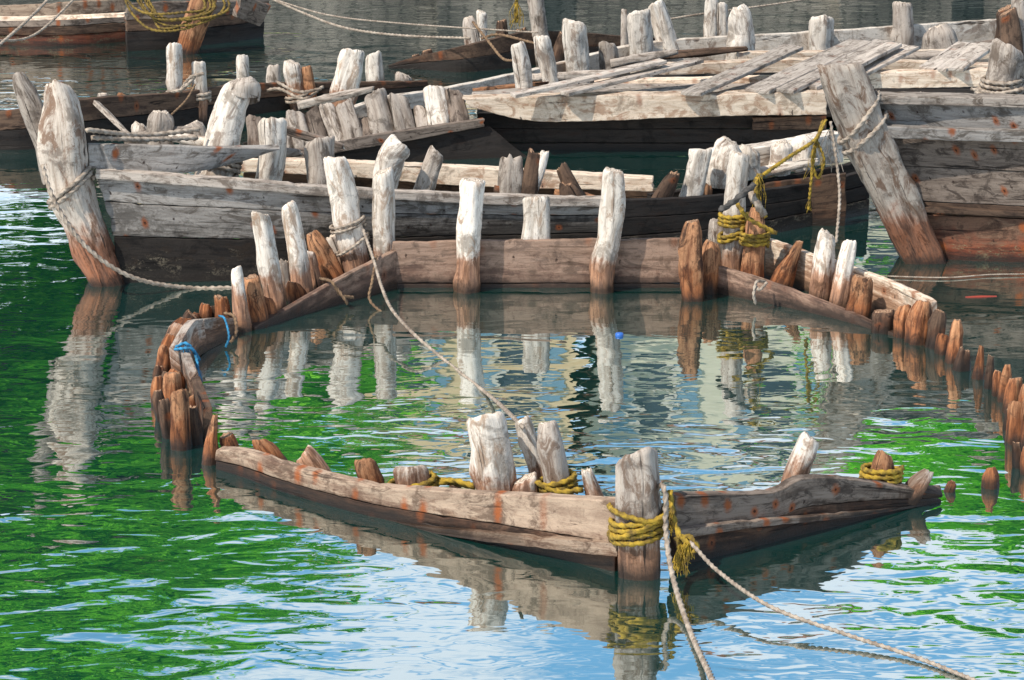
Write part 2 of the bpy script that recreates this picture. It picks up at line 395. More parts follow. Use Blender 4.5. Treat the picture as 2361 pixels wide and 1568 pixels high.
def wrap(rec, t, turns, r, pitch=1.9, tilt=0.0, start=0.0, k=1.05):
    P, R = rec['P'], rec['R']; x = t * (len(P) - 1); i = min(int(x), len(P) - 2)
    c = P[i].lerp(P[i + 1], x - i); a = (P[i + 1] - P[i]).normalized()
    rad = R[i] * k + r
    X = Vector((1, 0, 0)); X = (X - a * X.dot(a)).normalized(); Z = a.cross(X)
    out = []; n = int(turns * 14)
    for q in range(n + 1):
        th = start + 2 * math.pi * q / 14
        h = (q / 14 - turns / 2) * r * pitch + tilt * math.cos(th) * rad + random.uniform(-.12, .12) * r
        out.append(c + a * h + (X * math.cos(th) + Z * math.sin(th)) * (rad + random.uniform(0, .25) * r))
    return out

# =================================================================== WRECK A (open sunken hull)
A = empty("boat_wreck", G(1400, 950), "sunken wooden boat with bare ribs rising from the green water", "boat")
hull(A, [(497, 1036), (560, 1040), (630, 1062), (700, 1083), (800, 1107), (900, 1124), (1100, 1136), (1250, 1144), (1422, 1154)],
     [(497, 1080), (560, 1100), (630, 1126), (700, 1148), (800, 1176), (900, 1200), (1100, 1245), (1250, 1278), (1422, 1318)],
     ['plank', 'dark'], frac=[0, 0.60, 1], flare=-0.03, th=0.05)
RA = [(880, 1196, 880, 1195, .0, 2), (980, 1214, 980, 1219, .03, 12), (1100, 1226, 1100, 1245, .05, 20), (1250, 1241, 1250, 1278, .062, 24), (1422, 1252, 1422, 1318, .062, 32)]
strip("rail", A, [W(u, v, G(u2, v2).y - o) for u, v, u2, v2, o, h in RA], [W(u, v + h, G(u2, v2).y - o) for u, v, u2, v2, o, h in RA], 0.06, 'plank')
hull(A, [(1558, 1143), (1640, 1141), (1740, 1139), (1800, 1130), (1850, 1104), (1950, 1104), (2060, 1120), (2172, 1142)],
     [(1558, 1302), (1640, 1285), (1740, 1260), (1810, 1243), (1850, 1232), (1950, 1208), (2060, 1180), (2172, 1155)],
     ['darkgray', 'dark'], frac=[0, 0.52, 1], flare=-0.03, th=0.055)
RB = [(1565, 1222, 1565, 1302, .065, 20), (1740, 1200, 1740, 1260, .065, 17), (1900, 1188, 1900, 1220, .05, 13), (2080, 1168, 2080, 1176, .02, 7), (2160, 1152, 2160, 1158, 0, 3)]
strip("rail", A, [W(u, v, G(u2, v2).y - o) for u, v, u2, v2, o, h in RB], [W(u, v + h, G(u2, v2).y - o) for u, v, u2, v2, o, h in RB], 0.06, 'darkgray')
stemA = post(A, [(1480, 1322), (1472, 1180), (1462, 1050)], [92, 96, 96], 'gray', name="stem_post", square=0.9, lump=0.05)
strip("stem_plank", A, [W(1421, 1165, Y(1318) + .01), W(1437, 1168, Y(1318) + .01)], [W(1424, 1345, Y(1318) + .01), W(1440, 1345, Y(1318) + .01)], 0.06, 'dark', sub=4)
bowribs = [
 ([(1152, 1200), (1140, 1090), (1120, 965)], [80, 92, 96], 'white', {}),
 ([(1296, 1205), (1282, 1100), (1264, 978)], [54, 60, 62], 'gray', {'top': 'round'}),
 ([(1278, 1180), (1240, 1080), (1204, 970)], [34, 40, 40], 'white', {'square': .5}),
 ([(1212, 1205), (1210, 1106)], [62, 58], 'white', {'square': .4}),
 ([(1390, 1220), (1372, 1150), (1352, 1088)], [42, 46, 36], 'white', {'top': 'jag'}),
 ([(958, 1180), (950, 1080)], [84, 80], 'white', {}),
 ([(872, 1165), (842, 1066)], [60, 48], 'brown', {'square': .5}),
 ([(740, 1120), (722, 1080), (700, 1048)], [84, 72, 56], 'white', {}),
 ([(640, 1085), (622, 1050), (600, 1018)], [64, 58, 48], 'brown', {'top': 'round'}),
 ([(540, 1062), (522, 1008)], [50, 38], 'brown', {}),
 ([(485, 1068), (488, 1010), (494, 960)], [44, 40, 30], 'brown', {'top': 'point'}),
 ([(1810, 1170), (1840, 1080), (1868, 1012)], [52, 56, 52], 'white', {}),
 ([(2022, 1165), (2040, 1050)], [58, 54], 'brown', {'top': 'round'}),
 ([(2085, 1165), (2112, 1120), (2138, 1088)], [56, 54, 40], 'gray', {'top': 'round'}),
 ([(2188, 1132), (2196, 1110)], [34, 22], 'brown', {'top': 'round'}),
 ([(2284, 1122), (2284, 1080)], [50, 34], 'brown', {'top': 'round'}),
 ([(1055, 1160), (1052, 1122)], [40, 32], 'dark', {}),
 ([(1215, 1140), (1228, 1122)], [40, 40], 'dark', {})]
recB = [post(A, p, w, m, **k) for p, w, m, k in bowribs]
# left flank: ragged rows of eroded stubs
for (u, v, ht, w, lean, mt, tp_) in [(452, 1022, 80, 32, -8, 'dark', 'jag'), (418, 1034, 128, 44, -6, 'brown', 'flat'), (388, 1008, 84, 36, -10, 'dark', 'jag'), (374, 968, 66, 32, -10, 'dark', 'round'),
        (366, 930, 60, 32, -3, 'brown', 'round'), (398, 955, 92, 42, 0, 'brown', 'flat'), (364, 892, 46, 32, 2, 'dark', 'round'), (402, 908, 50, 50, 4, 'brown', 'round'),
        (376, 865, 60, 42, 10, 'brown', 'flat'), (408, 874, 46, 40, 8, 'brown', 'jag'), (384, 826, 50, 46, 16, 'brown', 'round'), (398, 792, 40, 46, 18, 'gray', 'flat'),
        (412, 770, 32, 50, 16, 'brown', 'round'), (430, 754, 26, 40, 12, 'dark', 'flat'), (470, 744, 42, 34, 4, 'brown', 'round'), (488, 736, 28, 28, 2, 'dark', 'round'), (515, 744, 56, 46, -8, 'brown', 'jag'),
        (438, 990, 70, 36, -4, 'brown', 'jag'), (380, 918, 58, 30, 4, 'dark', 'round'), (446, 748, 24, 30, 6, 'brown', 'round')]:
    post(A, [(u, v), (u + lean, v - ht)], [w, w * .9], mt, top=tp_, lump=.20)
strip("hull_plank", A, [W(412, 800, Y(880)), W(446, 744, Y(828)), W(470, 735, Y(810))], [G(420, 884), G(452, 832), G(478, 810)], 0.05, 'gray')
strip("hull_plank", A, [W(468, 736, Y(806)), W(505, 732, Y(790)), W(545, 733, Y(770))], [G(472, 812), G(510, 793), G(550, 772)], 0.05, 'gray')
strip("hull_plank", A, [W(468, 940, Y(1018)), W(440, 868, Y(950))], [G(470, 1022), G(452, 955)], 0.045, 'dark')
strip("hull_plank", A, [W(438, 862, Y(930)), W(418, 812, Y(885))], [G(446, 940), G(424, 890)], 0.045, 'gray')
# left stern quarter
hull(A, [(588, 752), (700, 690), (800, 634), (915, 576)], [(580, 762), (700, 726), (800, 696), (918, 664)], ['transom'], th=0.04)
leftq = [
 ([(562, 762), (552, 690), (545, 620)], [42, 36, 26], 'white', {}), ([(598, 750), (580, 642)], [46, 40], 'brown', {}),
 ([(640, 722), (618, 600), (600, 495)], [50, 50, 42], 'white', {}), ([(702, 690), (684, 570), (662, 475)], [50, 48, 38], 'white', {}),
 ([(728, 672), (714, 582)], [34, 28], 'white', {}), ([(690, 705), (680, 655)], [52, 46], 'brown', {'top': 'round'}),
 ([(775, 660), (745, 590), (722, 538)], [54, 52, 46], 'brown', {'top': 'round'}), ([(795, 640), (765, 548)], [40, 36], 'gray', {'top': 'jag'}),
 ([(660, 690), (652, 605)], [38, 30], 'gray', {'top': 'jag'}), ([(622, 740), (612, 690)], [44, 40], 'brown', {})]
for p, w, m, k in leftq: post(A, p, w, m, **k)
bigL = post(A, [(828, 655), (800, 510), (790, 440), (773, 365)], [66, 66, 62, 58], 'white')
postL2 = post(A, [(893, 655), (885, 500), (881, 398)], [54, 54, 48], 'white')
hull(A, [(905, 558), (1100, 554), (1350, 552), (1578, 550)], [(905, 664), (1100, 664), (1350, 664), (1578, 664)], ['transom', 'transom'], frac=[0, .9, 1], th=0.04, name="transom")
yt = Y(664)
tp = [post(A, [(1080, 668), (1083, 560), (1082, 500), (1087, 418)], [56, 54, 58, 58], 'white', y=yt - .07, lump=.12),
      post(A, [(1390, 668), (1392, 600), (1404, 550), (1412, 480), (1412, 395)], [62, 58, 54, 60, 52], 'white', y=yt - .07, lump=.15),
      post(A, [(1238, 648), (1235, 457)], [62, 60], 'white', y=yt + .10, square=.8)]
post(A, [(1597, 690), (1592, 590), (1596, 512)], [48, 56, 46], 'brown', square=.6, top='round')
post(A, [(1632, 672), (1642, 560)], [64, 48], 'brown', top='round')
# right stern quarter
hull(A, [(1612, 602), (1740, 640), (1860, 682), (1960, 722), (2060, 768)], [(1612, 668), (1740, 694), (1860, 720), (1960, 745), (2060, 776)], ['transom'], th=0.04)
hull(A, [(1762, 548), (1860, 582), (1950, 612), (2060, 652), (2148, 695)], [(1762, 640), (1860, 672), (1950, 700), (2060, 735), (2155, 768)], ['beam'], th=0.04, below=.3)
rightq = [
 ([(1688, 655), (1692, 500), (1706, 355)], [50, 50, 50], 'white', {}), ([(1732, 668), (1745, 485)], [56, 42], 'brown', {'top': 'round'}),
 ([(1668, 640), (1652, 510)], [56, 44], 'gray', {'top': 'round'}), ([(1796, 672), (1820, 610), (1842, 560)], [62, 58, 38], 'brown', {'top': 'point'}),
 ([(1885, 700), (1898, 610), (1910, 540)], [54, 50, 40], 'white', {}), ([(1930, 715), (1946, 630), (1960, 560)], [48, 44, 36], 'white', {}),
 ([(1975, 735), (1990, 642)], [60, 44], 'brown', {'square': .4}), ([(2032, 764), (2036, 720)], [58, 50], 'dark', {'square': .4}),
 ([(2078, 775), (2084, 706)], [46, 36], 'brown', {'top': 'round'}), ([(2112, 790), (2130, 698)], [54, 44], 'brown', {'top': 'round'}),
 ([(2152, 800), (2166, 718)], [46, 34], 'dark', {'top': 'round'}), ([(2174, 815), (2178, 778)], [38, 32], 'brown', {}),
 ([(2198, 835), (2208, 740)], [40, 26], 'brown', {'top': 'round'}), ([(2216, 852), (2226, 810)], [46, 36], 'dark', {'top': 'jag'}),
 ([(2254, 872), (2262, 802)], [36, 24], 'brown', {'top': 'point'}), ([(2280, 895), (2284, 824)], [24, 18], 'dark', {'top': 'jag'}),
 ([(2298, 912), (2300, 856)], [28, 22], 'brown', {'top': 'round'}), ([(2314, 925), (2322, 842)], [28, 22], 'brown', {'top': 'round'}),
 ([(2330, 950), (2342, 876)], [44, 34], 'brown', {}), ([(2360, 975), (2368, 890)], [36, 28], 'brown', {'top': 'round'}),
 ([(2342, 1020), (2350, 935)], [50, 42], 'brown', {'square': .5}), ([(2372, 1030), (2376, 920)], [44, 34], 'brown', {}),
 ([(2350, 1078), (2346, 1024)], [32, 24], 'dark', {'top': 'jag'}), ([(2372, 1092), (2366, 1030)], [38, 30], 'brown', {'top': 'round'}), ([(2322, 990), (2326, 950)], [26, 18], 'dark', {'top': 'jag'})]
recR = [post(A, p, w, m, lump=.10 if i < 6 else .20, **k) for i, (p, w, m, k) in enumerate(rightq)]

# =================================================================== BOAT B
B = empty("rowing_boat", G(1000, 600), "long weathered gray wooden boat with black tarred bottom and broken gunwale", "boat")
Btop = [(222, 396), (400, 410), (600, 424), (800, 440), (1000, 450), (1200, 458), (1400, 463), (1600, 455), (1750, 440), (1900, 418), (2005, 392)]
Bbot = [(290, 652), (400, 650), (600, 645), (800, 630), (1000, 615), (1200, 602), (1400, 590), (1600, 570), (1750, 545), (1900, 515), (2005, 492)]
TB, BB = hull(B, Btop[:7], Bbot[:7], ['grayplank', 'bplank', 'tarpaint'], frac=[0, .27, .58, 1], th=0.05)
hull(B, Btop[6:], Bbot[6:], ['black', 'black', 'tarpaint'], th=0.05)
strip("gunwale", B, [p + Vector((0, -.03, .02)) for p in TB], [p + Vector((0, -.03, -.035)) for p in TB], 0.085, 'graydry')
strip("bow_plank", B, [W(203, 332, 16.35), W(430, 338, 16.5), W(648, 344, 16.75)], [W(207, 388, 16.35), W(430, 398, 16.5), W(560, 372, 16.7)], 0.05, 'grayplank')
stemB = post(B, [(248, 652), (226, 600), (184, 500), (155, 400), (146, 310), (142, 240), (134, 200)], [78, 84, 90, 92, 104, 100, 84], 'stem', name="stem_post", square=.25, lump=.11, top='round')
post(B, [(118, 400), (85, 280), (42, 172)], [50, 56, 44], 'graydry', y=16.5, name="stem_horn", ext=.05, top='round')
yF = 17.75
strip("stringer", B, [W(545, 366, yF), W(800, 374, yF), W(1100, 388, yF), (W(1505, 412, yF - .1))], [W(545, 395, yF), W(800, 408, yF), W(1100, 430, yF), W(1505, 442, yF - .1)], 0.10, 'beam')
hull(B, [(560, 398), (800, 405), (1100, 425), (1500, 440), (1700, 430), (1950, 400)], [(560, 560), (800, 560), (1100, 560), (1500, 555), (1700, 540), (1950, 500)], ['dark'], th=.04, ys=[yF + .1] * 6, below=.1)
strip("gunwale", B, [W(1618, 352, 17.9), W(1780, 336, 18.2), W(1945, 305, 18.6)], [W(1618, 400, 17.9), W(1780, 392, 18.2), W(1945, 375, 18.6)], 0.14, 'whitedry')
strip("gunwale", B, [W(1500, 448, 17.5), W(1750, 418, 17.9), W(1990, 372, 18.4)], [W(1500, 470, 17.5), W(1750, 445, 17.9), W(1990, 402, 18.4)], 0.05, 'black')
bollB = post(B, [(505, 345), (522, 280), (552, 200)], [86, 80, 68], 'whitedry', y=16.9, name="bollard", dy=.1)
post(B, [(560, 215), (566, 186)], [78, 70], 'graydry', y=16.98, top='round', ext=.02)
recs = [
 ([(372, 330), (368, 262)], [66, 58], 'graydry', 17.0, {'top': 'round'}),
 ([(325, 320), (322, 288)], [40, 40], 'whitedry', 17.1, {'top': 'round'}),
 ([(445, 320), (440, 290)], [70, 60], 'graydry', 17.2, {'top': 'round'}),
 ([(615, 420), (628, 340), (630, 280)], [60, 64, 68], 'whitedry', 17.0, {}),
 ([(738, 430), (740, 328)], [64, 70], 'graydry', 17.1, {}),
 ([(884, 440), (900, 365), (926, 332)], [56, 66, 66], 'whitedry', 17.2, {}),
 ([(975, 440), (1008, 352)], [44, 42], 'graydry', 17.3, {'square': .5}),
 ([(1170, 470), (1180, 368)], [60, 62], 'graydry', 17.3, {'square': .5, 'lump': .16, 'top': 'jag'}),
 ([(1218, 470), (1232, 355)], [40, 36], 'dark', 17.25, {'square': .3, 'top': 'jag'}),
 ([(1240, 400), (1256, 352)], [28, 26], 'whitedry', 17.25, {'top': 'jag'}),
 ([(1335, 470), (1296, 388)], [44, 34], 'dark', 17.2, {'lump': .18, 'top': 'jag'}),
 ([(1318, 455), (1308, 425)], [60, 40], 'dark', 17.15, {'top': 'jag'}),
 ([(1525, 455), (1556, 402)], [46, 36], 'dark', 17.4, {'top': 'jag'}),
 ([(1590, 460), (1618, 350)], [52, 44], 'whitedry', 17.5, {'square': .3}),
 ([(1625, 450), (1628, 428)], [34, 30], 'brown', 17.5, {}),
 ([(1672, 380), (1680, 330)], [74, 66], 'whitedry', 17.7, {'top': 'round'}),
 ([(1725, 370), (1722, 340)], [60, 50], 'whitedry', 17.9, {'top': 'round'}),
 ([(1800, 360), (1805, 330)], [54, 50], 'whitedry', 18.1, {'top': 'round'}),
 ([(1848, 350), (1850, 318)], [60, 54], 'whitedry', 18.3, {'top': 'round'})]
for p, w, m, y, k in recs: post(B, p, w, m, y=y, ext=.12, **k)
# broken timbers lying in the bow and stern
for (u1, v1, u2, v2, w, m, y) in [(300, 322, 440, 300, 26, 'graydry', 17.0), (400, 316, 500, 330, 22, 'whitedry', 16.95), (560, 350, 690, 352, 24, 'graydry', 17.2), (1600, 428, 1700, 408, 26, 'graydry', 17.75),
                                  (1740, 400, 1880, 372, 24, 'whitedry', 18.0), (1150, 440, 1240, 452, 20, 'dark', 17.3), (1290, 448, 1370, 456, 22, 'brown', 17.25), (660, 300, 790, 338, 20, 'darkgray', 17.6)]:
    post(B, [(u1, v1), (u2, v2)], [w, w * .8], m, y=y, ext=.03, square=.5, lump=.14, top='jag', name="broken_timber")

# =================================================================== BOAT C
C = empty("moored_boat", G(2300, 600), "tall dark wooden boat with raked stem and rusty waterline", "boat")
hull(C, [(1996, 226), (2120, 230), (2240, 236), (2361, 244), (2520, 250), (2700, 250)], [(2172, 596), (2230, 600), (2300, 603), (2380, 606), (2540, 612), (2720, 618)],
     ['grayplank', 'darkgray', 'darkgray', 'dark', 'redhull'], frac=[0, .2, .42, .64, .72, 1], th=.05)
strip("rail", C, [W(2010, 290, 16.82), W(2200, 298, 16.79), W(2500, 308, 16.77)], [W(2014, 318, 16.82), W(2200, 324, 16.79), W(2500, 332, 16.77)], 0.08, 'grayplank')
strip("rail", C, [W(2118, 478, 16.86), W(2300, 486, 16.84), W(2500, 494, 16.84)], [W(2122, 490, 16.86), W(2300, 499, 16.84), W(2500, 508, 16.84)], 0.06, 'dark')
strip("gunwale", C, [W(1985, 222, 16.86), W(2200, 224, 16.85), W(2550, 236, 16.8)], [W(1990, 240, 16.86), W(2200, 244, 16.85), W(2550, 256, 16.8)], 0.16, 'graydry')
stemC = post(C, [(2128, 600), (2070, 470), (2000, 320), (1938, 160)], [92, 100, 104, 102], 'stem', name="stem_post", square=.9, lump=.06)
strip("stem_plank", C, [W(1992, 232, 16.93), W(2012, 232, 16.93)], [W(2168, 610, 16.93), W(2186, 610, 16.93)], 0.05, 'black', sub=4)
bollC = post(C, [(2300, 240), (2312, 170), (2322, 105)], [66, 72, 80], 'graydry', y=17.25, name="bollard")
post(C, [(2375, 240), (2372, 150)], [50, 44], 'whitedry', y=17.3)
post(C, [(2338, 130), (2322, 30)], [50, 44], 'dark', y=18.2, square=.4); post(C, [(2352, 90), (2350, -15)], [40, 36], 'graydry', y=18.3)

# =================================================================== WRECK D
D = empty("cargo_boat_wreck", G(1500, 355), "broad waterlogged wooden boat with bleached beams and broken deck", "boat")
yD = 20.1
strip("gunwale", D, [W(1066, 228, yD), W(1300, 222, yD), W(1600, 218, yD), W(1905, 212, yD)], [W(1085, 248, yD), W(1250, 280, yD), W(1600, 270, yD), W(1905, 264, yD)], 0.16, 'beam', jit=.008)
hull(D, [(1100, 262), (1400, 265), (1905, 262)], [(1100, 362), (1400, 362), (1905, 362)], ['black', 'black', 'black'], ys=[yD + .2] * 3, th=.04)  # recessed hull planks, coloured black for the deep shade below the gunwale
strip("hull_plank", D, [W(1735, 272, yD + .14), W(1905, 268, yD + .14)], [W(1735, 300, yD + .14), W(1905, 298, yD + .14)], .04, 'dark')
strip("deck_plank", D, [G(1090, 210, .40), G(1400, 190, .40), G(1900, 185, .40)], [G(1090, 225, .40), G(1400, 222, .40), G(1900, 214, .40)], .03, 'board', away=Vector((0, 0, -1)))
strip("cross_beam", D, [W(1370, 188, 20.75), W(1900, 176, 20.75)], [W(1370, 212, 20.75), W(1900, 206, 20.75)], .12, 'beam')
strip("cross_beam", D, [W(1520, 150, 21.4), W(1900, 138, 21.4), W(2290, 150, 21.4)], [W(1520, 174, 21.4), W(1900, 168, 21.4), W(2290, 182, 21.4)], .12, 'beam')
strip("cross_beam", D, [W(1700, 122, 22.0), W(2290, 116, 22.0)], [W(1700, 145, 22.0), W(2290, 146, 22.0)], .10, 'beam')
strip("cross_beam", D, [W(1980, 168, 20.7), W(2290, 160, 20.7)], [W(1980, 205, 20.7), W(2290, 200, 20.7)], .12, 'beam')
strip("shade_fill", D, [G(1100, 195, .12), G(1500, 110, .12), G(2400, 90, .12)], [G(1100, 270, .12), G(1500, 262, .12), G(2400, 262, .12)], .03, 'black', away=Vector((0, 0, -1)))  # black sheet added between the beams, standing in for interior shade
strip("gunwale", D, [W(640, 330, 20.2), W(850, 236, 20.5), W(1060, 198, 21.0), W(1300, 145, 21.8), W(1500, 98, 22.4), W(1900, 72, 22.7), W(2320, 44, 23.1)],
      [W(640, 352, 20.2), W(850, 268, 20.5), W(1060, 238, 21.0), W(1300, 192, 21.8), W(1500, 152, 22.4), W(1900, 130, 22.7), W(2320, 104, 23.1)], .06, 'whitedry')
strip("hull_plank", D, [W(560, 330, 20.4), W(850, 250, 20.6), W(1060, 225, 21.1)], [W(560, 420, 20.4), W(850, 380, 20.6), W(1060, 350, 21.1)], .05, 'black')
strip("hull_plank", D, [W(655, 346, 19.5), W(900, 306, 19.8), W(1118, 274, 20.0)], [W(700, 362, 19.5), W(900, 332, 19.8), W(1118, 292, 20.0)], .05, 'darkgray')
strip("hull_plank", D, [W(660, 362, 19.55), W(900, 330, 19.85), W(1125, 290, 20.05)], [W(660, 420, 19.55), W(900, 400, 19.85), W(1230, 372, 20.05)], .05, 'black')
for (ut, vt, ub, vb, w, mt) in [(682, 270, 700, 345, 48, 'graydry'), (722, 258, 742, 335, 40, 'darkgray'), (757, 248, 780, 325, 38, 'graydry'), (795, 240, 815, 318, 46, 'graydry'), (862, 216, 885, 305, 54, 'graydry'), (915, 226, 938, 300, 48, 'graydry'), (1000, 206, 1012, 290, 50, 'whitedry'), (1042, 214, 1060, 285, 44, 'darkgray'), (650, 285, 655, 340, 44, 'graydry'), (588, 272, 590, 345, 40, 'darkgray'), (842, 285, 850, 312, 34, 'darkgray'), (890, 262, 905, 305, 34, 'darkgray'), (965, 250, 975, 290, 30, 'graydry')]:
    post(D, [(ub, vb), (ut, vt)], [w, w * .92], mt, y=yD + .05, ext=.1, dy=.1, square=.4, lump=.16)
for (p, w, m, y, k) in [
 ([(1212, 220), (1205, 160), (1192, 102)], [40, 40, 36], 'whitedry', 20.6, {}), ([(1272, 200), (1250, 88)], [40, 38], 'whitedry', 21.3, {}),
 ([(1332, 190), (1325, 50)], [54, 54], 'whitedry', 21.8, {'square': .3}), ([(1408, 175), (1400, 104)], [44, 46], 'graydry', 21.9, {}),
 ([(1480, 150), (1473, 28)], [56, 54], 'whitedry', 22.2, {}), ([(1540, 105), (1510, 8)], [46, 42], 'whitedry', 22.5, {}),
 ([(1440, 90), (1440, 25)], [18, 16], 'graydry', 22.8, {}), ([(1640, 95), (1640, -5)], [34, 32], 'whitedry', 22.8, {}), ([(1668, 95), (1662, 12)], [32, 30], 'whitedry', 22.8, {}),
 ([(1705, 140), (1708, 80), (1702, 20)], [66, 60, 52], 'whitedry', 22.3, {'top': 'round'}), ([(1895, 110), (1893, 44)], [60, 58], 'whitedry', 22.6, {}),
 ([(2082, 110), (2082, 8)], [48, 46], 'graydry', 22.8, {}), ([(2165, 125), (2165, 64)], [86, 66], 'graydry', 22.6, {'square': .5, 'top': 'round'}),
 ([(2318, 110), (2318, 20)], [48, 42], 'dark', 22.9, {})]:
    post(D, p, w, m, y=y, ext=.1, **k)
for (u1, v1, u2, v2, w, m, y) in [(1105, 215, 1260, 195, 22, 'brown', 20.8), (1240, 180, 1420, 168, 20, 'graydry', 21.3), (1420, 145, 1560, 120, 20, 'graydry', 21.8), (1540, 128, 1720, 112, 18, 'dark', 22.0),
                                  (2060, 135, 2180, 128, 26, 'graydry', 21.7), (2210, 120, 2330, 96, 24, 'darkgray', 21.9), (700, 240, 860, 205, 18, 'graydry', 21.2)]:
    post(D, [(u1, v1), (u2, v2)], [w, w * .8], m, y=y, ext=.03, square=.5, lump=.14, top='jag', name="broken_timber")
def board(u1, v1, u2, v2, w, z1, z2, label):
    a, b = G(u1, v1, z1), G(u2, v2, z2)
    d = (b - a).normalized(); s = Vector((d.y, -d.x, 0)).normalized() * (w / 2)
    ob = strip("loose_board", None, [a - s, b - s], [a + s, b + s], .028, 'board', away=Vector((0, 0, -1)), sub=16)
    return tag(ob, label, "board", "loose boards lying on the wreck")
for b in [(1182, 216, 1530, 136, .10, .47, .62), (1300, 212, 1612, 134, .11, .47, .6), (1592, 212, 1830, 104, .17, .47, .62), (1745, 206, 1985, 92, .2, .47, .64),
          (1808, 206, 2040, 92, .16, .475, .645), (1866, 198, 2062, 98, .13, .48, .65), (1975, 168, 2100, 104, .15, .50, .62), (2150, 156, 2240, 98, .22, .52, .62), (2200, 156, 2280, 98, .14, .53, .63)]:
    board(*b, "gray weathered loose board lying slanted across bleached beams")

# =================================================================== BOAT E
E = empty("low_boat_wreck", G(600, 280), "low dark reddish wooden boat with pale upright rib ends", "boat")
hull(E, [(-60, 262), (60, 250), (210, 226), (400, 214), (560, 194), (760, 190), (988, 186)], [(-60, 345), (60, 345), (210, 330), (400, 300), (560, 268), (760, 240), (988, 212)], ['dark', 'black'], th=.05)
strip("inner_plank", E, [W(560, 222, 21.9), W(760, 205, 22.4), W(985, 190, 22.8)], [W(560, 262, 21.9), W(760, 240, 22.4), W(985, 208, 22.8)], .05, 'dark')
eposts = [([(405, 290), (404, 200), (400, 106)], [34, 36, 36], 'white', None), ([(460, 285), (460, 145)], [34, 34], 'white', None), ([(562, 215), (558, 130)], [32, 28], 'whitedry', 22.4),
 ([(632, 215), (630, 155)], [36, 32], 'graydry', 22.2), ([(690, 240), (672, 145)], [44, 38], 'white', 21.9), ([(715, 235), (708, 155)], [30, 24], 'brown', 21.9),
 ([(785, 245), (800, 175), (815, 118)], [62, 62, 56], 'white', 21.5), ([(862, 190), (863, 128)], [44, 40], 'whitedry', 22.9), ([(285, 300), (285, 222)], [32, 28], 'brown', 21.0),
 ([(238, 290), (238, 218)], [30, 26], 'graydry', 21.0), ([(930, 190), (930, 172)], [46, 34], 'graydry', 22.9)]
recE = [post(E, p, w, m, y=y, ext=.15, square=.4 if i == 6 else 0) for i, (p, w, m, y) in enumerate(eposts)]
strip("brace", E, [W(212, 226, 20.6), W(300, 305, 20.0)], [W(208, 236, 20.6), W(290, 312, 20.0)], .05, 'graydry', sub=6)

# =================================================================== BOATS F, G, H
F = empty("moored_boat", G(140, 100), "brown wooden boat with peeling hull paint at the waterline", "boat")
hull(F, [(-150, 20), (0, 14), (150, 6), (290, -4)], [(-150, 104), (0, 104), (150, 106), (292, 96)], ['plank', 'darkgray', 'dark', 'redhull'], th=.06, frac=[0, .3, .55, .75, 1])
strip("rail", F, [W(-150, 42, 24.3), W(100, 38, 24.2), W(288, 30, 24.0)], [W(-150, 50, 24.3), W(100, 47, 24.2), W(288, 39, 24.0)], .06, 'beam')
Gb = empty("moored_boat", G(450, 90), "dark wooden boat with pointed bow and coils of yellow rope", "boat")
hull(Gb, [(292, 8), (400, 4), (520, 2), (625, -6)], [(292, 118), (400, 112), (520, 98), (600, 84)], ['darkgray', 'dark', 'black'], th=.06, frac=[0, .35, .6, 1])
stemG = post(Gb, [(432, 122), (455, 40), (480, -40)], [54, 58, 60], 'brown', name="stem_post")
strip("hull_plank", Gb, [W(560, -10, 24.2), W(626, 14, 24.6)], [W(545, 40, 24.2), W(600, 62, 24.6)], .05, 'darkgray')
Hb = empty("dark_boat_wreck", G(1100, 150), "half sunk blackened wooden boat with worn rib stumps", "boat")
hull(Hb, [(895, 150), (970, 128), (1080, 104), (1240, 72), (1450, 84), (1600, 90)], [(895, 158), (970, 160), (1080, 166), (1240, 150), (1450, 130), (1600, 118)], ['dark', 'black'], th=.05)
for p, w, m, k in [([(1098, 175), (1092, 110), (1078, 42)], [36, 38, 34], 'gray', {'lump': .16, 'top': 'round'}), ([(1113, 110), (1111, 28)], [22, 24], 'whitedry', {}), ([(1157, 110), (1157, 50)], [34, 26], 'dark', {'lump': .16, 'top': 'jag'}),
                   ([(1248, 110), (1236, -10)], [36, 38], 'graydry', {}), ([(985, 165), (983, 118)], [22, 34], 'dark', {'top': 'round'}), ([(960, 165), (958, 128)], [24, 26], 'dark', {'top': 'round'}),
                   ([(1205, 120), (1200, 70)], [40, 30], 'dark', {'top': 'jag'}), ([(1290, 120), (1300, 78)], [36, 26], 'dark', {'top': 'jag'})]:
    post(Hb, p, w, m, y=Y(150), **k)

# =================================================================== ROPES
r1 = .013
rope([wrap(stemB, .60, 2.2, r1 * 1.3, tilt=.45), [W(212, 318, 16.3), W(330, 322, 16.55), W(455, 318, 16.75)], wrap(bollB, .30, 3.2, r1 * 1.2),
      [W(200, 300, 16.25), W(330, 312, 16.6), W(460, 298, 16.8)]], r1 * 1.3, R_BEIGE, "thick pale mooring rope looped round a stem post and bollard", "mooring ropes")
rope([[W(98, 380, 16.12), W(112, 430, 16.05), W(140, 490, 16.0), W(190, 560, 15.98), W(262, 618, 16.0), W(340, 650, 16.08), G(440, 664, .004), G(520, 664, .0), G(600, 666, -.03)]], r1 * 1.1, R_BEIGE, "pale mooring rope hanging from a stem post into the water", "mooring ropes")
rope([wrap(bigL, .62, 2.1, r1, tilt=.1), wrap(bigL, .50, 1.2, r1, tilt=.4), [W(838, 530, yt - .05), W(862, 600, 15.9), W(880, 660, 15.6), W(905, 715, 15.2), W(960, 775, 14.8), G(1028, 832, .003), G(1065, 862, .002), G(1105, 893, .004), W(1150, 930, 13.6), W(1206, 985, G(1262, 1195).y - .06)]],
     r1 * .8, R_BEIGE, "frayed beige rope tied to a rib and trailing across the water", "mooring ropes")
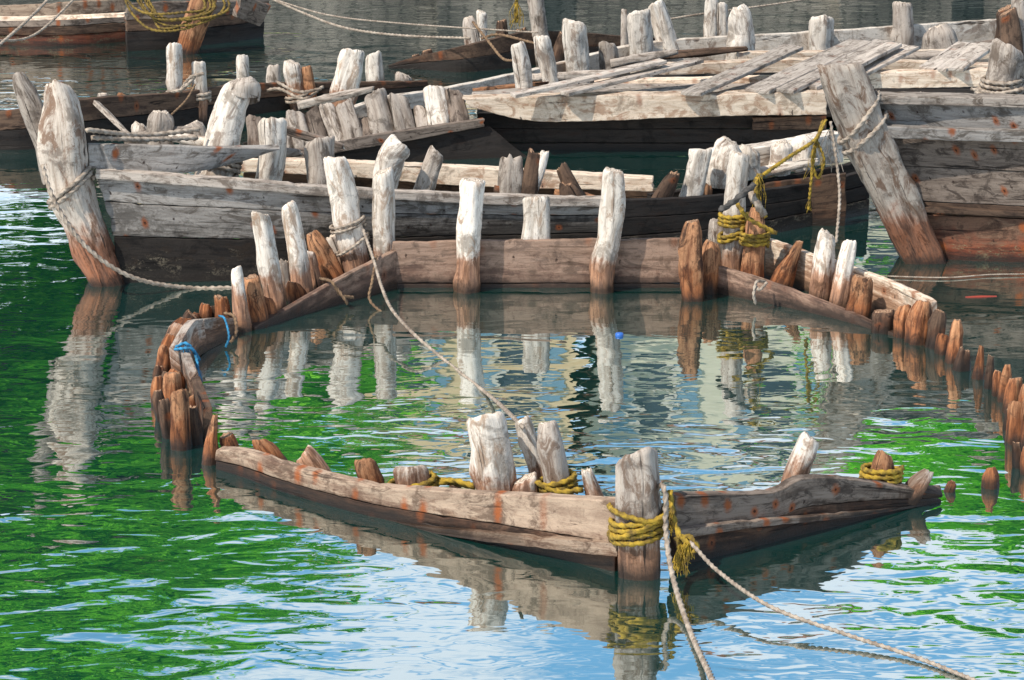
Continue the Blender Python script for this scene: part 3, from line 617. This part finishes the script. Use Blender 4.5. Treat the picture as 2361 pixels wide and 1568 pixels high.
rope([[W(868, 590, 15.95), W(858, 650, 15.8), W(852, 690, 15.75), W(880, 720, 15.7), G(905, 735, -.03)]], r1 * .7, R_BROWN, "thin brown rope hanging slack beside a broken plank", "mooring ropes")
rope([[W(738, 642, 15.9), W(765, 650, 15.75), W(785, 680, 15.75), W(815, 686, 15.8)], [W(770, 655, 15.75), W(795, 690, 15.72), W(800, 700, 15.75)]], r1 * .8, R_BROWN, "short brown rope tied round a broken plank")
rope([wrap(recR[0], .64, 3, r1), wrap(recR[0], .56, 2.3, r1, tilt=.3), wrap(recR[1], .80, 3.5, r1), [W(1700, 470, yt - .15), W(1728, 505, yt - .2), W(1790, 538, yt - .15)],
      [W(1745, 410, yt - .1), W(1742, 440, yt - .15), W(1748, 480, yt - .15), W(1765, 500, yt - .1)]], r1 * 1.15, R_YEL, "yellow rope wound round two bleached ribs", tassels=[(W(1752, 400, yt - .1), .14, 16), (W(1745, 410, yt - .1), .2, 16)])
rope([[W(1660, 485, yt - .2), W(1700, 458, yt - .25), W(1740, 425, yt - .2)]], r1 * 1.6, R_DARK, "short blackened rope knotted across yellow rope")
rope([[W(1730, 440, yt - .12), W(1745, 470, yt - .2), W(1760, 495, yt - .15)]], r1 * 2.0, R_BEIGE, "thick pale rope knot on a bleached rib")
rope([[W(1762, 402, yt - .1), W(1820, 362, 16.4), W(1880, 322, 16.6), W(1898, 280, 16.75)]], r1 * 1.0, R_YEL, "taut faded yellow rope stretched between boats")
rope([wrap(stemC, .80, 1.1, r1 * 1.2, tilt=.55), wrap(stemC, .74, 1.3, r1 * 1.1, tilt=.35)], r1 * 1.3, R_BEIGE, "pale rope looped round a raked stem post", "mooring ropes",
     tassels=[(W(1915, 300, 16.7), .24, 8)])
rope([[W(1905, 275, 16.7), W(1882, 330, 16.65), W(1872, 400, 16.6), W(1864, 484, 16.6)], [W(1882, 322, 16.62), W(1900, 370, 16.6), W(1885, 410, 16.6), W(1872, 370, 16.6), W(1880, 328, 16.62)]], r1 * .75, R_YEL, "frayed yellow rope end hanging loose", tassels=[(W(1880, 330, 16.6), .22, 9), (W(1866, 465, 16.6), .07, 8)])
rope([[W(1915, 280, 16.68), W(1930, 380, 16.6), W(1936, 460, 16.5), W(1928, 560, 16.3)]], r1 * .8, R_BEIGE, "beige rope hanging down from a stem post")
rope([wrap(bollC, .58, 5.3, r1 * 1.2, tilt=.1), wrap(bollC, .56, 2.2, r1 * 1.2, tilt=.25, k=1.3), [W(2270, 235, 17.0), W(2200, 232, 17.0), W(2120, 216, 17.6)]], r1 * 1.2, R_BEIGE, "pale rope wound several turns round a bollard", "mooring ropes")
rope([[W(2361, 205, 17), W(2300, 215, 17.05), W(2240, 205, 17.3)], [W(2370, 225, 17), W(2320, 236, 17.0), W(2235, 225, 17.2)]], r1, R_BEIGE, "loose pale rope lying across a gunwale")
yb = G(1480, 1322).y
rope([wrap(stemA, .62, 4.2, r1 * 1.05, tilt=.10, k=1.12), wrap(stemA, .70, 1.4, r1 * 1.05, tilt=-.3, k=1.16), wrap(stemA, .64, 1.2, r1, tilt=.4, k=1.2)], r1 * 1.05, R_YEL, "yellow rope wound tightly round a stem post", tassels=[(W(1548, 1180, yb - .05), .12, 16)])
rope([[W(1545, 1130, yb), W(1552, 1190, yb - .05), W(1568, 1235, yb - .1), W(1592, 1255, yb - .12)], [W(1560, 1238, yb - .1), W(1592, 1240, yb - .1), W(1606, 1266, yb - .12), W(1575, 1272, yb - .1), W(1560, 1238, yb - .1)]],
     r1 * 1.1, R_YEL, "knotted yellow rope end with frayed strands", tassels=[(W(1572, 1255, yb - .1), .12, 40), (W(1585, 1250, yb - .12), .08, 24)])
rope([[W(1500, 1150, yb + .06), W(1522, 1118, yb - .04), W(1534, 1140, yb - .09), W(1536, 1230, yb - .12), W(1552, 1330, yb - .3), W(1590, 1450, yb - .7), W(1640, 1562, yb - 1.3), W(1662, 1610, yb - 1.6)]],
     r1 * 1.0, R_BEIGE, "long beige mooring rope running down from a stem post", "mooring ropes")
rope([[W(1592, 1250, yb - .12), W(1660, 1320, yb - .3), W(1780, 1400, yb - .6), W(1950, 1462, yb - .8), W(2120, 1518, yb - 1.0), W(2300, 1590, yb - 1.3)]],
     r1 * .75, R_BEIGE, "beige mooring rope stretched low over the water", "mooring ropes")
rope([wrap(recB[12], .80, 4, r1, k=1.3, tilt=.1)], r1 * 1.1, R_YEL, "yellow rope coiled round a low brown rib")
rope([wrap(recB[1], .63, 3.2, r1, k=1.15), [W(1236, 1112, yb + .62), W(1290, 1134, yb + .56), W(1345, 1128, yb + .56)]], r1 * 1.15, R_YEL, "yellow rope round the foot of a gray rib")
rope([wrap(recB[5], .84, 2.2, r1, k=1.1), [W(915, 1116, yb + .85), W(990, 1120, yb + .8), W(1040, 1108, yb + .8), W(1095, 1122, yb + .75)], [W(1000, 1102, yb + .88), W(1050, 1114, yb + .82), W(1090, 1120, yb + .78)]], r1 * 1.2, R_YEL, "yellow rope lying between cut ribs")
rope([[W(405, 800, Y(880) - .03), W(430, 792, Y(880) - .05), W(452, 822, Y(880) - .05), W(458, 880, Y(900) - .05)], [W(402, 806, Y(880) - .04), W(440, 804, Y(880) - .06), W(460, 830, Y(880))]], r1 * .7, R_BLUE, "frayed blue rope hooked over a broken plank", tassels=[(W(455, 840, Y(880)), .16, 20), (W(430, 795, Y(880) - .05), .06, 14)])
rope([[W(505, 728, Y(790)), W(518, 735, Y(790) - .05), W(528, 775, Y(800) - .05), W(520, 800, Y(805))]], r1 * .55, R_BLUE, "thin blue rope hanging from a plank")
rope([[W(518, 722, Y(780)), W(540, 730, Y(780) - .05), W(545, 765, Y(790) - .05), W(532, 790, Y(800))], [W(430, 842, Y(890)), W(445, 870, Y(905) - .05), W(440, 905, Y(925) - .05)]], r1 * .8, R_BROWN, "short brown rope draped over a plank end")
rope([[W(1765, 650, 15.8), W(1745, 650, 15.72), W(1738, 680, 15.7), W(1742, 700, 15.72)], [W(1742, 660, 15.72), W(1752, 668, 15.7), W(1768, 652, 15.75)]], r1 * .8, R_BEIGE, "pale rope knot tied on a slanting plank")
rope([wrap(recE[0], .45, 2.2, r1 * 1.2), wrap(recE[1], .62, 2.2, r1 * 1.2), [W(385, 212, 21.1), W(420, 205, 21), W(450, 175, 21)], [W(415, 210, 21.1), W(440, 178, 21), W(470, 170, 21)]], r1 * 1.2, R_BEIGE, "beige rope lashed round two upright ribs", "mooring ropes")
rope([wrap(recE[4], .45, 2, r1 * 1.2), [W(640, 190, 21.7), W(690, 212, 21.6), W(740, 205, 21.7)], [W(600, 212, 21.8), W(645, 205, 21.7), W(700, 228, 21.6), W(745, 200, 21.8)]], r1 * 1.1, R_BEIGE, "beige rope slung between rib ends", "mooring ropes")
rope([[W(450, 195, 21), W(430, 230, 20.9), W(395, 265, 20.8)]], r1 * .7, R_BROWN, "thin brown rope sagging beside a rib")
rope([[W(600, -15, 24), W(700, 30, 23.8), W(800, 65, 23.5), W(930, 82, 23.2), W(1085, 88, 22.9)]], r1 * .9, R_BEIGE, "slack mooring rope strung over the harbour water", "mooring ropes")
rope([[W(620, -5, 24.5), W(760, 35, 24), W(940, 55, 23.6), W(1240, 75, 23)]], r1 * .6, R_BEIGE, "slack mooring rope strung over the harbour water", "mooring ropes")
rope([[W(1090, 50, 23), W(1130, 100, 22.8), W(1160, 135, 22.6), W(1190, 140, 22.4)], [W(1110, 90, 22.9), W(1150, 80, 22.9), W(1235, 100, 22.6)]], r1, R_BROWN, "brown rope looped between rib stumps")
rope([[W(-20, 120, 22), W(60, 50, 22.5), W(130, -20, 23)]], r1 * 1.1, R_BEIGE, "taut pale mooring rope rising from the boats", "mooring ropes")
rope([[W(-20, 96, 22.3), W(80, 80, 22.8), W(190, -20, 23.5)]], r1 * .9, R_BEIGE, "thin pale mooring rope rising from the boats", "mooring ropes")
coil = []
for k in range(7):
    c0, c1, cy = random.uniform(265, 330), random.uniform(470, 530), random.uniform(30, 80)
    coil.append([W(c0, -25, 23.6), W(c0 + 25, cy * .45, 23.5), W((c0 + c1) / 2 - 30, cy, 23.4), W(c1 - 50, cy * .9, 23.4), W(c1, 20, 23.5), W(c1 - 10, -25, 23.6)])
rope(coil, r1 * .95, R_OLIVE, "mustard yellow rope draped in loops over a dark bow", name="rope_coil")
rope([[W(1192, -25, 22), W(1190, 20, 22), W(1192, 52, 22)]], r1 * 1.2, R_YEL, "frayed yellow rope end hanging above the water", tassels=[(W(1190, 5, 22), .2, 30)])
rope([[W(1450, 62, 22.6), W(1600, 35, 22.9), W(1800, 8, 23.2), W(1900, -10, 23.4)]], r1 * .7, R_BEIGE, "thin slack rope above the wrecked deck", "mooring ropes")
rope([[G(2020, 636, .01), G(2180, 640, .01), G(2290, 633, .01), G(2420, 632, .01)]], r1 * .35, R_BEIGE, "thin pale line floating on the water")

# litter
def cap():
    V, Fc = [], []; c = G(1428, 774, 0); R = .021; S = 24
    prof = [(R * 1.05, -.01), (R * 1.05, .006), (R, .014), (R * .8, .016), (0.001, .016)]
    for (r, z) in prof:
        for j in range(S):
            rr = r * (1.0 + (.03 if j % 2 else 0)); a = 2 * math.pi * j / S
            V.append(c + Vector((rr * math.cos(a), rr * math.sin(a), z)))
    for i in range(len(prof) - 1):
        for j in range(S):
            Fc.append((i * S + j, i * S + (j + 1) % S, (i + 1) * S + (j + 1) % S, (i + 1) * S + j))
    m, nt, out = nodes("blue_plastic"); b = nt.nodes.new("ShaderNodeBsdfPrincipled"); b.inputs["Base Color"].default_value = (.03, .13, .45, 1); b.inputs["Roughness"].default_value = .35; L(nt, b.outputs[0], out.inputs[0])
    tag(mesh_obj("bottle_cap", V, Fc, [m]), "blue plastic bottle cap floating on the water", "bottle cap")
cap()
m, nt, out = nodes("red_film"); b = nt.nodes.new("ShaderNodeBsdfPrincipled"); n1 = N(nt, "ShaderNodeTexNoise", Scale=40.0)
L(nt, mixc(nt, n1.outputs[0], (.45, .07, .04), (.25, .04, .03)), b.inputs["Base Color"]); b.inputs["Roughness"].default_value = .4; L(nt, b.outputs[0], out.inputs[0]); M['red'] = m
tag(strip("plastic_litter", None, [G(2226, 683.5, .004), G(2260, 681, .008), G(2298, 681.5, .004)], [G(2226, 685, .003), G(2260, 685, .004), G(2298, 683, .003)], .003, 'red', away=Vector((0, 0, -1)), jit=.003), "red plastic scrap floating on the water", "litter")

# =================================================================== WATER
def plane(name, x0, x1, y0, y1, z, mat, kind="structure"):
    me = bpy.data.meshes.new(name); me.from_pydata([(x0, y0, z), (x1, y0, z), (x1, y1, z), (x0, y1, z)], [], [(0, 1, 2, 3)]); me.materials.append(mat)
    ob = bpy.data.objects.new(name, me); scene.collection.objects.link(ob)
    ob["kind"] = kind; return ob
m, nt, out = nodes("harbour_water")
geo = nt.nodes.new("ShaderNodeNewGeometry")
def wn(scale, detail, dist, sx=1.0, sy=1.0, off=0):
    mp = nt.nodes.new("ShaderNodeMapping"); L(nt, geo.outputs["Position"], mp.inputs[0]); mp.inputs["Scale"].default_value = (sx, sy, 1); mp.inputs["Location"].default_value = (off, off * 1.7, 0)
    n = N(nt, "ShaderNodeTexNoise", Scale=scale, Detail=detail, Roughness=0.45, Distortion=dist); L(nt, mp.outputs[0], n.inputs["Vector"]); return n.outputs[0]
big = wn(0.45, 2, 0.3, off=4)
amp = ramp(nt, big, 0.38, 0.62, 0.6, 1.2)
sepw = nt.nodes.new("ShaderNodeSeparateXYZ"); L(nt, geo.outputs["Position"], sepw.inputs[0])
amp = mth(nt, 'MULTIPLY', amp, ramp(nt, sepw.outputs[1], 12.2, 15.5, 1.0, 0.5))
amp = mth(nt, 'MULTIPLY', amp, ramp(nt, sepw.outputs[1], 20, 23, 1.0, 1.8))
amp = mth(nt, 'MULTIPLY', amp, ramp(nt, sepw.outputs[0], -1.6, 0.6, 1.25, 0.9))   # breezier open water west of the wreck
h1 = wn(2.0, 1.0, 0.8, 0.8, 1.35)
h2 = mth(nt, 'MULTIPLY', wn(5.0, 1.0, 1.0, 0.72, 1.4, 9), 0.34)
h3 = mth(nt, 'MULTIPLY', wn(14.0, 1.0, 0.6, 0.75, 1.3, 21), 0.06)
hh = mth(nt, 'MULTIPLY', mth(nt, 'ADD', mth(nt, 'ADD', h1, h2), h3), amp)
bp = nt.nodes.new("ShaderNodeBump"); bp.inputs["Strength"].default_value = 1.0; bp.inputs["Distance"].default_value = 0.0105; L(nt, hh, bp.inputs["Height"])
gl = nt.nodes.new("ShaderNodeBsdfGlossy"); gl.inputs["Roughness"].default_value = 0.014; gl.inputs["Color"].default_value = (.97, 1, .99, 1); L(nt, bp.outputs[0], gl.inputs["Normal"])
df = nt.nodes.new("ShaderNodeBsdfDiffuse"); df.inputs["Color"].default_value = (.004, .038, .032, 1)
fr = nt.nodes.new("ShaderNodeFresnel"); fr.inputs["IOR"].default_value = 2.0; L(nt, bp.outputs[0], fr.inputs["Normal"])
fac = ramp(nt, fr.outputs[0], 0.0, 0.7, 0.40, 0.95)
mx = nt.nodes.new("ShaderNodeMixShader"); L(nt, fac, mx.inputs[0]); L(nt, df.outputs[0], mx.inputs[1]); L(nt, gl.outputs[0], mx.inputs[2]); L(nt, mx.outputs[0], out.inputs[0])
plane("water", -600, 600, -200, 36.2, 0, m)

# =================================================================== SHORE (seen mirrored in the water)
def simple(name, ca, cb, scale=2.0, rough=.9, brick=False):
    m, nt, out = nodes(name); geo = nt.nodes.new("ShaderNodeNewGeometry")
    n1 = N(nt, "ShaderNodeTexNoise", Scale=scale, Detail=6.0, Roughness=.65); L(nt, geo.outputs["Position"], n1.inputs["Vector"])
    c = mixc(nt, ramp(nt, n1.outputs[0], .35, .65), cb, ca)
    if brick:
        mp = nt.nodes.new("ShaderNodeMapping"); mp.inputs["Rotation"].default_value = (math.radians(90), 0, 0); L(nt, geo.outputs["Position"], mp.inputs[0])
        bk = nt.nodes.new("ShaderNodeTexBrick"); bk.inputs["Scale"].default_value = 1.3; bk.inputs["Mortar Size"].default_value = .03
        bk.inputs["Color1"].default_value = (1, 1, 1, 1); bk.inputs["Color2"].default_value = (.6, .6, .6, 1); bk.inputs["Mortar"].default_value = (.25, .25, .25, 1)
        L(nt, mp.outputs[0], bk.inputs["Vector"]); c = mixc(nt, 1.0, c, bk.outputs[0], 'MULTIPLY')
    b = nt.nodes.new("ShaderNodeBsdfPrincipled"); b.inputs["Roughness"].default_value = rough; L(nt, c, b.inputs["Base Color"])
    L(nt, b.outputs[0], out.inputs[0]); return m
stone = simple("seawall_stone", (.30, .25, .20), (.06, .05, .042), 1.0, brick=True)
earth = simple("quay_ground", (.3, .27, .22), (.18, .17, .14), .6)
plane("ground", -600, 600, 36.0, 1500, 2.3, earth)
def box(V, Fc, x0, x1, y0, y1, z0, z1):
    k = len(V)
    for x, y, z in [(x0, y0, z0), (x1, y0, z0), (x1, y1, z0), (x0, y1, z0), (x0, y0, z1), (x1, y0, z1), (x1, y1, z1), (x0, y1, z1)]: V.append(Vector((x, y, z)))
    for f in [(0, 3, 2, 1), (4, 5, 6, 7), (0, 1, 5, 4), (1, 2, 6, 5), (2, 3, 7, 6), (3, 0, 4, 7)]: Fc.append(tuple(k + q for q in f))
V, Fc = [], []
box(V, Fc, -80, 80, 35.5, 36.3, -1, 2.5)
for i in range(-16, 17): box(V, Fc, i * 5 - .35 + random.uniform(-.9, .2), i * 5 + .35, 35.15, 35.497, -1, 2.2)
box(V, Fc, -80, 80, 35.3, 36.5, 2.503, 2.75)
tag(mesh_obj("seawall", V, Fc, [stone], smooth=False), "gray stone block seawall with buttresses along the harbour", "wall")
glass = simple("dark_window_glass", (.06, .08, .10), (.04, .05, .06), 1, .15)
shut = simple("blue_gray_shutter", (.26, .42, .54), (.18, .30, .38), 3)
roofm = simple("rusty_tin_roof", (.42, .20, .12), (.26, .13, .09), 2)
frame_m = simple("window_surround", (.75, .7, .6), (.6, .56, .48), 3)
def building(x0, x1, y0, h, storeys, wallm, label):
    e = empty("building", Vector(((x0 + x1) / 2, y0, 2.3)), label, "building")
    V, Fc = [], []; box(V, Fc, x0, x1, y0, y0 + 9, 2.2, 2.3 + h)
    mesh_obj("wall", V, Fc, [wallm], parent=e, smooth=False)
    V, Fc = [], []; box(V, Fc, x0 - .4, x1 + .4, y0 - .4, y0 + 9.4, 2.305 + h, 2.55 + h)
    k = len(V); z = 2.553 + h
    for x, y, zz in [(x0 - .4, y0 - .4, z), (x1 + .4, y0 - .4, z), (x1 + .4, y0 + 9.4, z), (x0 - .4, y0 + 9.4, z), (x0 + 2, y0 + 4.5, z + 1.8), (x1 - 2, y0 + 4.5, z + 1.8)]: V.append(Vector((x, y, zz)))
    for f in [(0, 1, 5, 4), (1, 2, 5), (2, 3, 4, 5), (3, 0, 4)]: Fc.append(tuple(k + q for q in f))
    mesh_obj("roof", V, Fc, [roofm], parent=e, smooth=False)
    n = int((x1 - x0) / 2.4); st = (x1 - x0) / n; sh = h / storeys
    for s in range(storeys):
        for i in range(n):
            cx = x0 + st * (i + .5); cz = 2.3 + sh * (s + .52)
            V, Fc = [], []; mi = []
            box(V, Fc, cx - .42, cx + .42, y0 - .03, y0 - .002, cz - .8, cz + .8); mi += [0] * 6
            for (a, b, c, d) in [(-.55, -.42, -.9, .9), (.42, .55, -.9, .9), (-.42, .42, .8, .9), (-.6, .6, -1.0, -.903)]:
                box(V, Fc, cx + a, cx + b, y0 - .12, y0 - .002, cz + c, cz + d); mi += [1] * 6
            for sgn in (-1, 1):
                a, b = sorted((cx + sgn * .56, cx + sgn * .92)); box(V, Fc, a, b, y0 - .08, y0 - .002, cz - .85, cz + .85); mi += [2] * 6
            mesh_obj("window", V, Fc, [glass, frame_m, shut], midx=mi, parent=e, smooth=False)
wc = simple("ochre_plaster", (.88, .68, .42), (.76, .54, .30), .8); wb = simple("cream_plaster", (.84, .77, .58), (.70, .64, .47), .8); wg = simple("pale_stone_plaster", (.55, .52, .46), (.4, .38, .34), .8)
building(-8.5, 1.4, 60, 12.6, 3, wc, "ochre plastered three storey harbour house with shutters")
building(1.9, 9.3, 61, 13.2, 4, wb, "cream plastered four storey harbour house with shutters")
building(12.2, 24, 60, 8.5, 3, wg, "pale stone harbour house with tin roof")
building(-34, -20, 62, 9, 3, wg, "pale stone harbour house with tin roof")
bark = simple("tree_bark", (.16, .12, .09), (.08, .06, .045), 6)
m, nt, out = nodes("tree_foliage"); geo = nt.nodes.new("ShaderNodeNewGeometry")
n1 = N(nt, "ShaderNodeTexNoise", Scale=.9, Detail=4.0); L(nt, geo.outputs["Position"], n1.inputs["Vector"])
c = mixc(nt, ramp(nt, n1.outputs[0], .38, .62), (.09, .38, .014), (.30, .78, .05))
d1 = nt.nodes.new("ShaderNodeBsdfDiffuse"); t1 = nt.nodes.new("ShaderNodeBsdfTranslucent"); L(nt, c, d1.inputs[0]); L(nt, c, t1.inputs[0])
mx = nt.nodes.new("ShaderNodeMixShader"); mx.inputs[0].default_value = .45; L(nt, d1.outputs[0], mx.inputs[1]); L(nt, t1.outputs[0], mx.inputs[2]); L(nt, mx.outputs[0], out.inputs[0])
foliage = m
def tree_meshes(seed):
    rnd = random.Random(seed)
    cl = []
    for i in range(52):
        th = rnd.uniform(0, 6.283); ph = rnd.uniform(-.5, 1.5); rr = rnd.uniform(.5, 1.05)
        cl.append(Vector((math.cos(th) * math.cos(ph) * 3.7 * rr, math.sin(th) * math.cos(ph) * 3.2 * rr, 5.6 + math.sin(ph) * 3.5 * rr)))
    V, Fc = [], []
    for c in cl:
        s = rnd.uniform(.38, .72)
        for k in range(120):
            p = c + Vector((rnd.gauss(0, s), rnd.gauss(0, s), rnd.gauss(0, s * .55)))
            a = Vector((rnd.gauss(0, 1), rnd.gauss(0, 1), rnd.gauss(0, .6))).normalized(); b = a.orthogonal().normalized()
            b = (b + a.cross(b) * rnd.uniform(-1, 1)).normalized(); l = rnd.uniform(.14, .28)
            q = len(V); V += [p - a * l, p + b * l * .5, p + a * l, p - b * l * .5]; Fc.append((q, q + 1, q + 2, q + 3))
    acc = ([], [])
    top = Vector((.2, 0, 4.2))
    tube(acc, [Vector((0, 0, -.2)), Vector((.15, .1, 2)), top], .32, sides=10, strand=False, rmul=lambda t: 1 - .45 * t)
    for c in cl[::5]: tube(acc, [top - Vector((0, 0, .8)), top.lerp(c, .5) + Vector((0, 0, .3)), c], .13, sides=6, strand=False, rmul=lambda t: 1 - .8 * t)
    return V, Fc, acc
tm = []
for s in (1, 2):
    V, Fc, acc = tree_meshes(s)
    mc = bpy.data.meshes.new("crown"); mc.from_pydata([tuple(v) for v in V], [], Fc); mc.materials.append(foliage)
    mt = bpy.data.meshes.new("trunk"); mt.from_pydata([tuple(v) for v in acc[0]], [], acc[1]); mt.materials.append(bark)
    tm.append((mc, mt))
for i, (x, y, sc, rot) in enumerate([(-13, 43, 1.25, 0), (-8.4, 42, 1.22, 1.2), (-6.0, 44.5, 1.08, 2.5), (-10.5, 48, 1.4, 4), (-7.0, 49, 1.35, 3), (-18, 44, 1.2, 5), (8.6, 45, 1.0, 2), (12.6, 45, 1.02, 3.3), (2.6, 57, .50, .5), (16, 44, 1.1, 1), (-24, 44, 1.1, 2), (-3.6, 72, 1.75, 1.7)]):
    e = empty("tree", Vector((x, y, 2.3)), "broad leafy green tree on the quay behind the seawall", "tree"); e["group"] = "trees along the quay"
    e.scale = (sc, sc, sc); e.rotation_euler = (0, 0, rot)
    for nm, me in zip(("crown", "trunk"), tm[i % 2]):
        o = bpy.data.objects.new(nm, me); scene.collection.objects.link(o); o.parent = e

# =================================================================== LIGHT
sd = Vector((-0.52, -0.42, 0.86)).normalized()
sl = bpy.data.lights.new("sun", 'SUN'); sl.energy = 5.0; sl.angle = math.radians(.6); sl.color = (1, .95, .87)
so = bpy.data.objects.new("sun", sl); scene.collection.objects.link(so); so.rotation_euler = (-sd).to_track_quat('-Z', 'Y').to_euler(); so.location = (-10, -10, 20)
w = bpy.data.worlds.new("World"); scene.world = w; w.use_nodes = True; nt = w.node_tree; nt.nodes.clear()
out = nt.nodes.new("ShaderNodeOutputWorld"); bg = nt.nodes.new("ShaderNodeBackground"); bg.inputs[1].default_value = .12
sky = nt.nodes.new("ShaderNodeTexSky"); sky.sky_type = 'NISHITA'; sky.sun_disc = False
sky.sun_elevation = math.asin(sd.z); sky.sun_rotation = math.atan2(sd.x, sd.y)
tc = nt.nodes.new("ShaderNodeTexCoord"); mp = nt.nodes.new("ShaderNodeMapping"); mp.inputs["Scale"].default_value = (1, 1, 3.0); mp.inputs["Location"].default_value = (.3, 0, .2); L(nt, tc.outputs["Generated"], mp.inputs[0])
cn = N(nt, "ShaderNodeTexNoise", Scale=6.5, Detail=4.0, Roughness=.5); L(nt, mp.outputs[0], cn.inputs["Vector"])
sz = nt.nodes.new("ShaderNodeSeparateXYZ"); L(nt, tc.outputs["Generated"], sz.inputs[0])
low = ramp(nt, sz.outputs[2], .40, .62, 1, 0)          # haze and cumulus thin out towards the zenith
cf = mth(nt, 'MULTIPLY', ramp(nt, cn.outputs[0], .44, .58, 0, .9), mth(nt, 'MULTIPLY_ADD', low, .85, .12))
blue = mixc(nt, mth(nt, 'MULTIPLY', low, .85), sky.outputs[0], (2.8, 6.8, 11.5))
L(nt, mixc(nt, cf, blue, (11.5, 12.4, 13.4)), bg.inputs[0]); L(nt, bg.outputs[0], out.inputs[0])
scene.view_settings.view_transform = 'Standard'; scene.view_settings.look = 'None'; scene.view_settings.exposure = 0
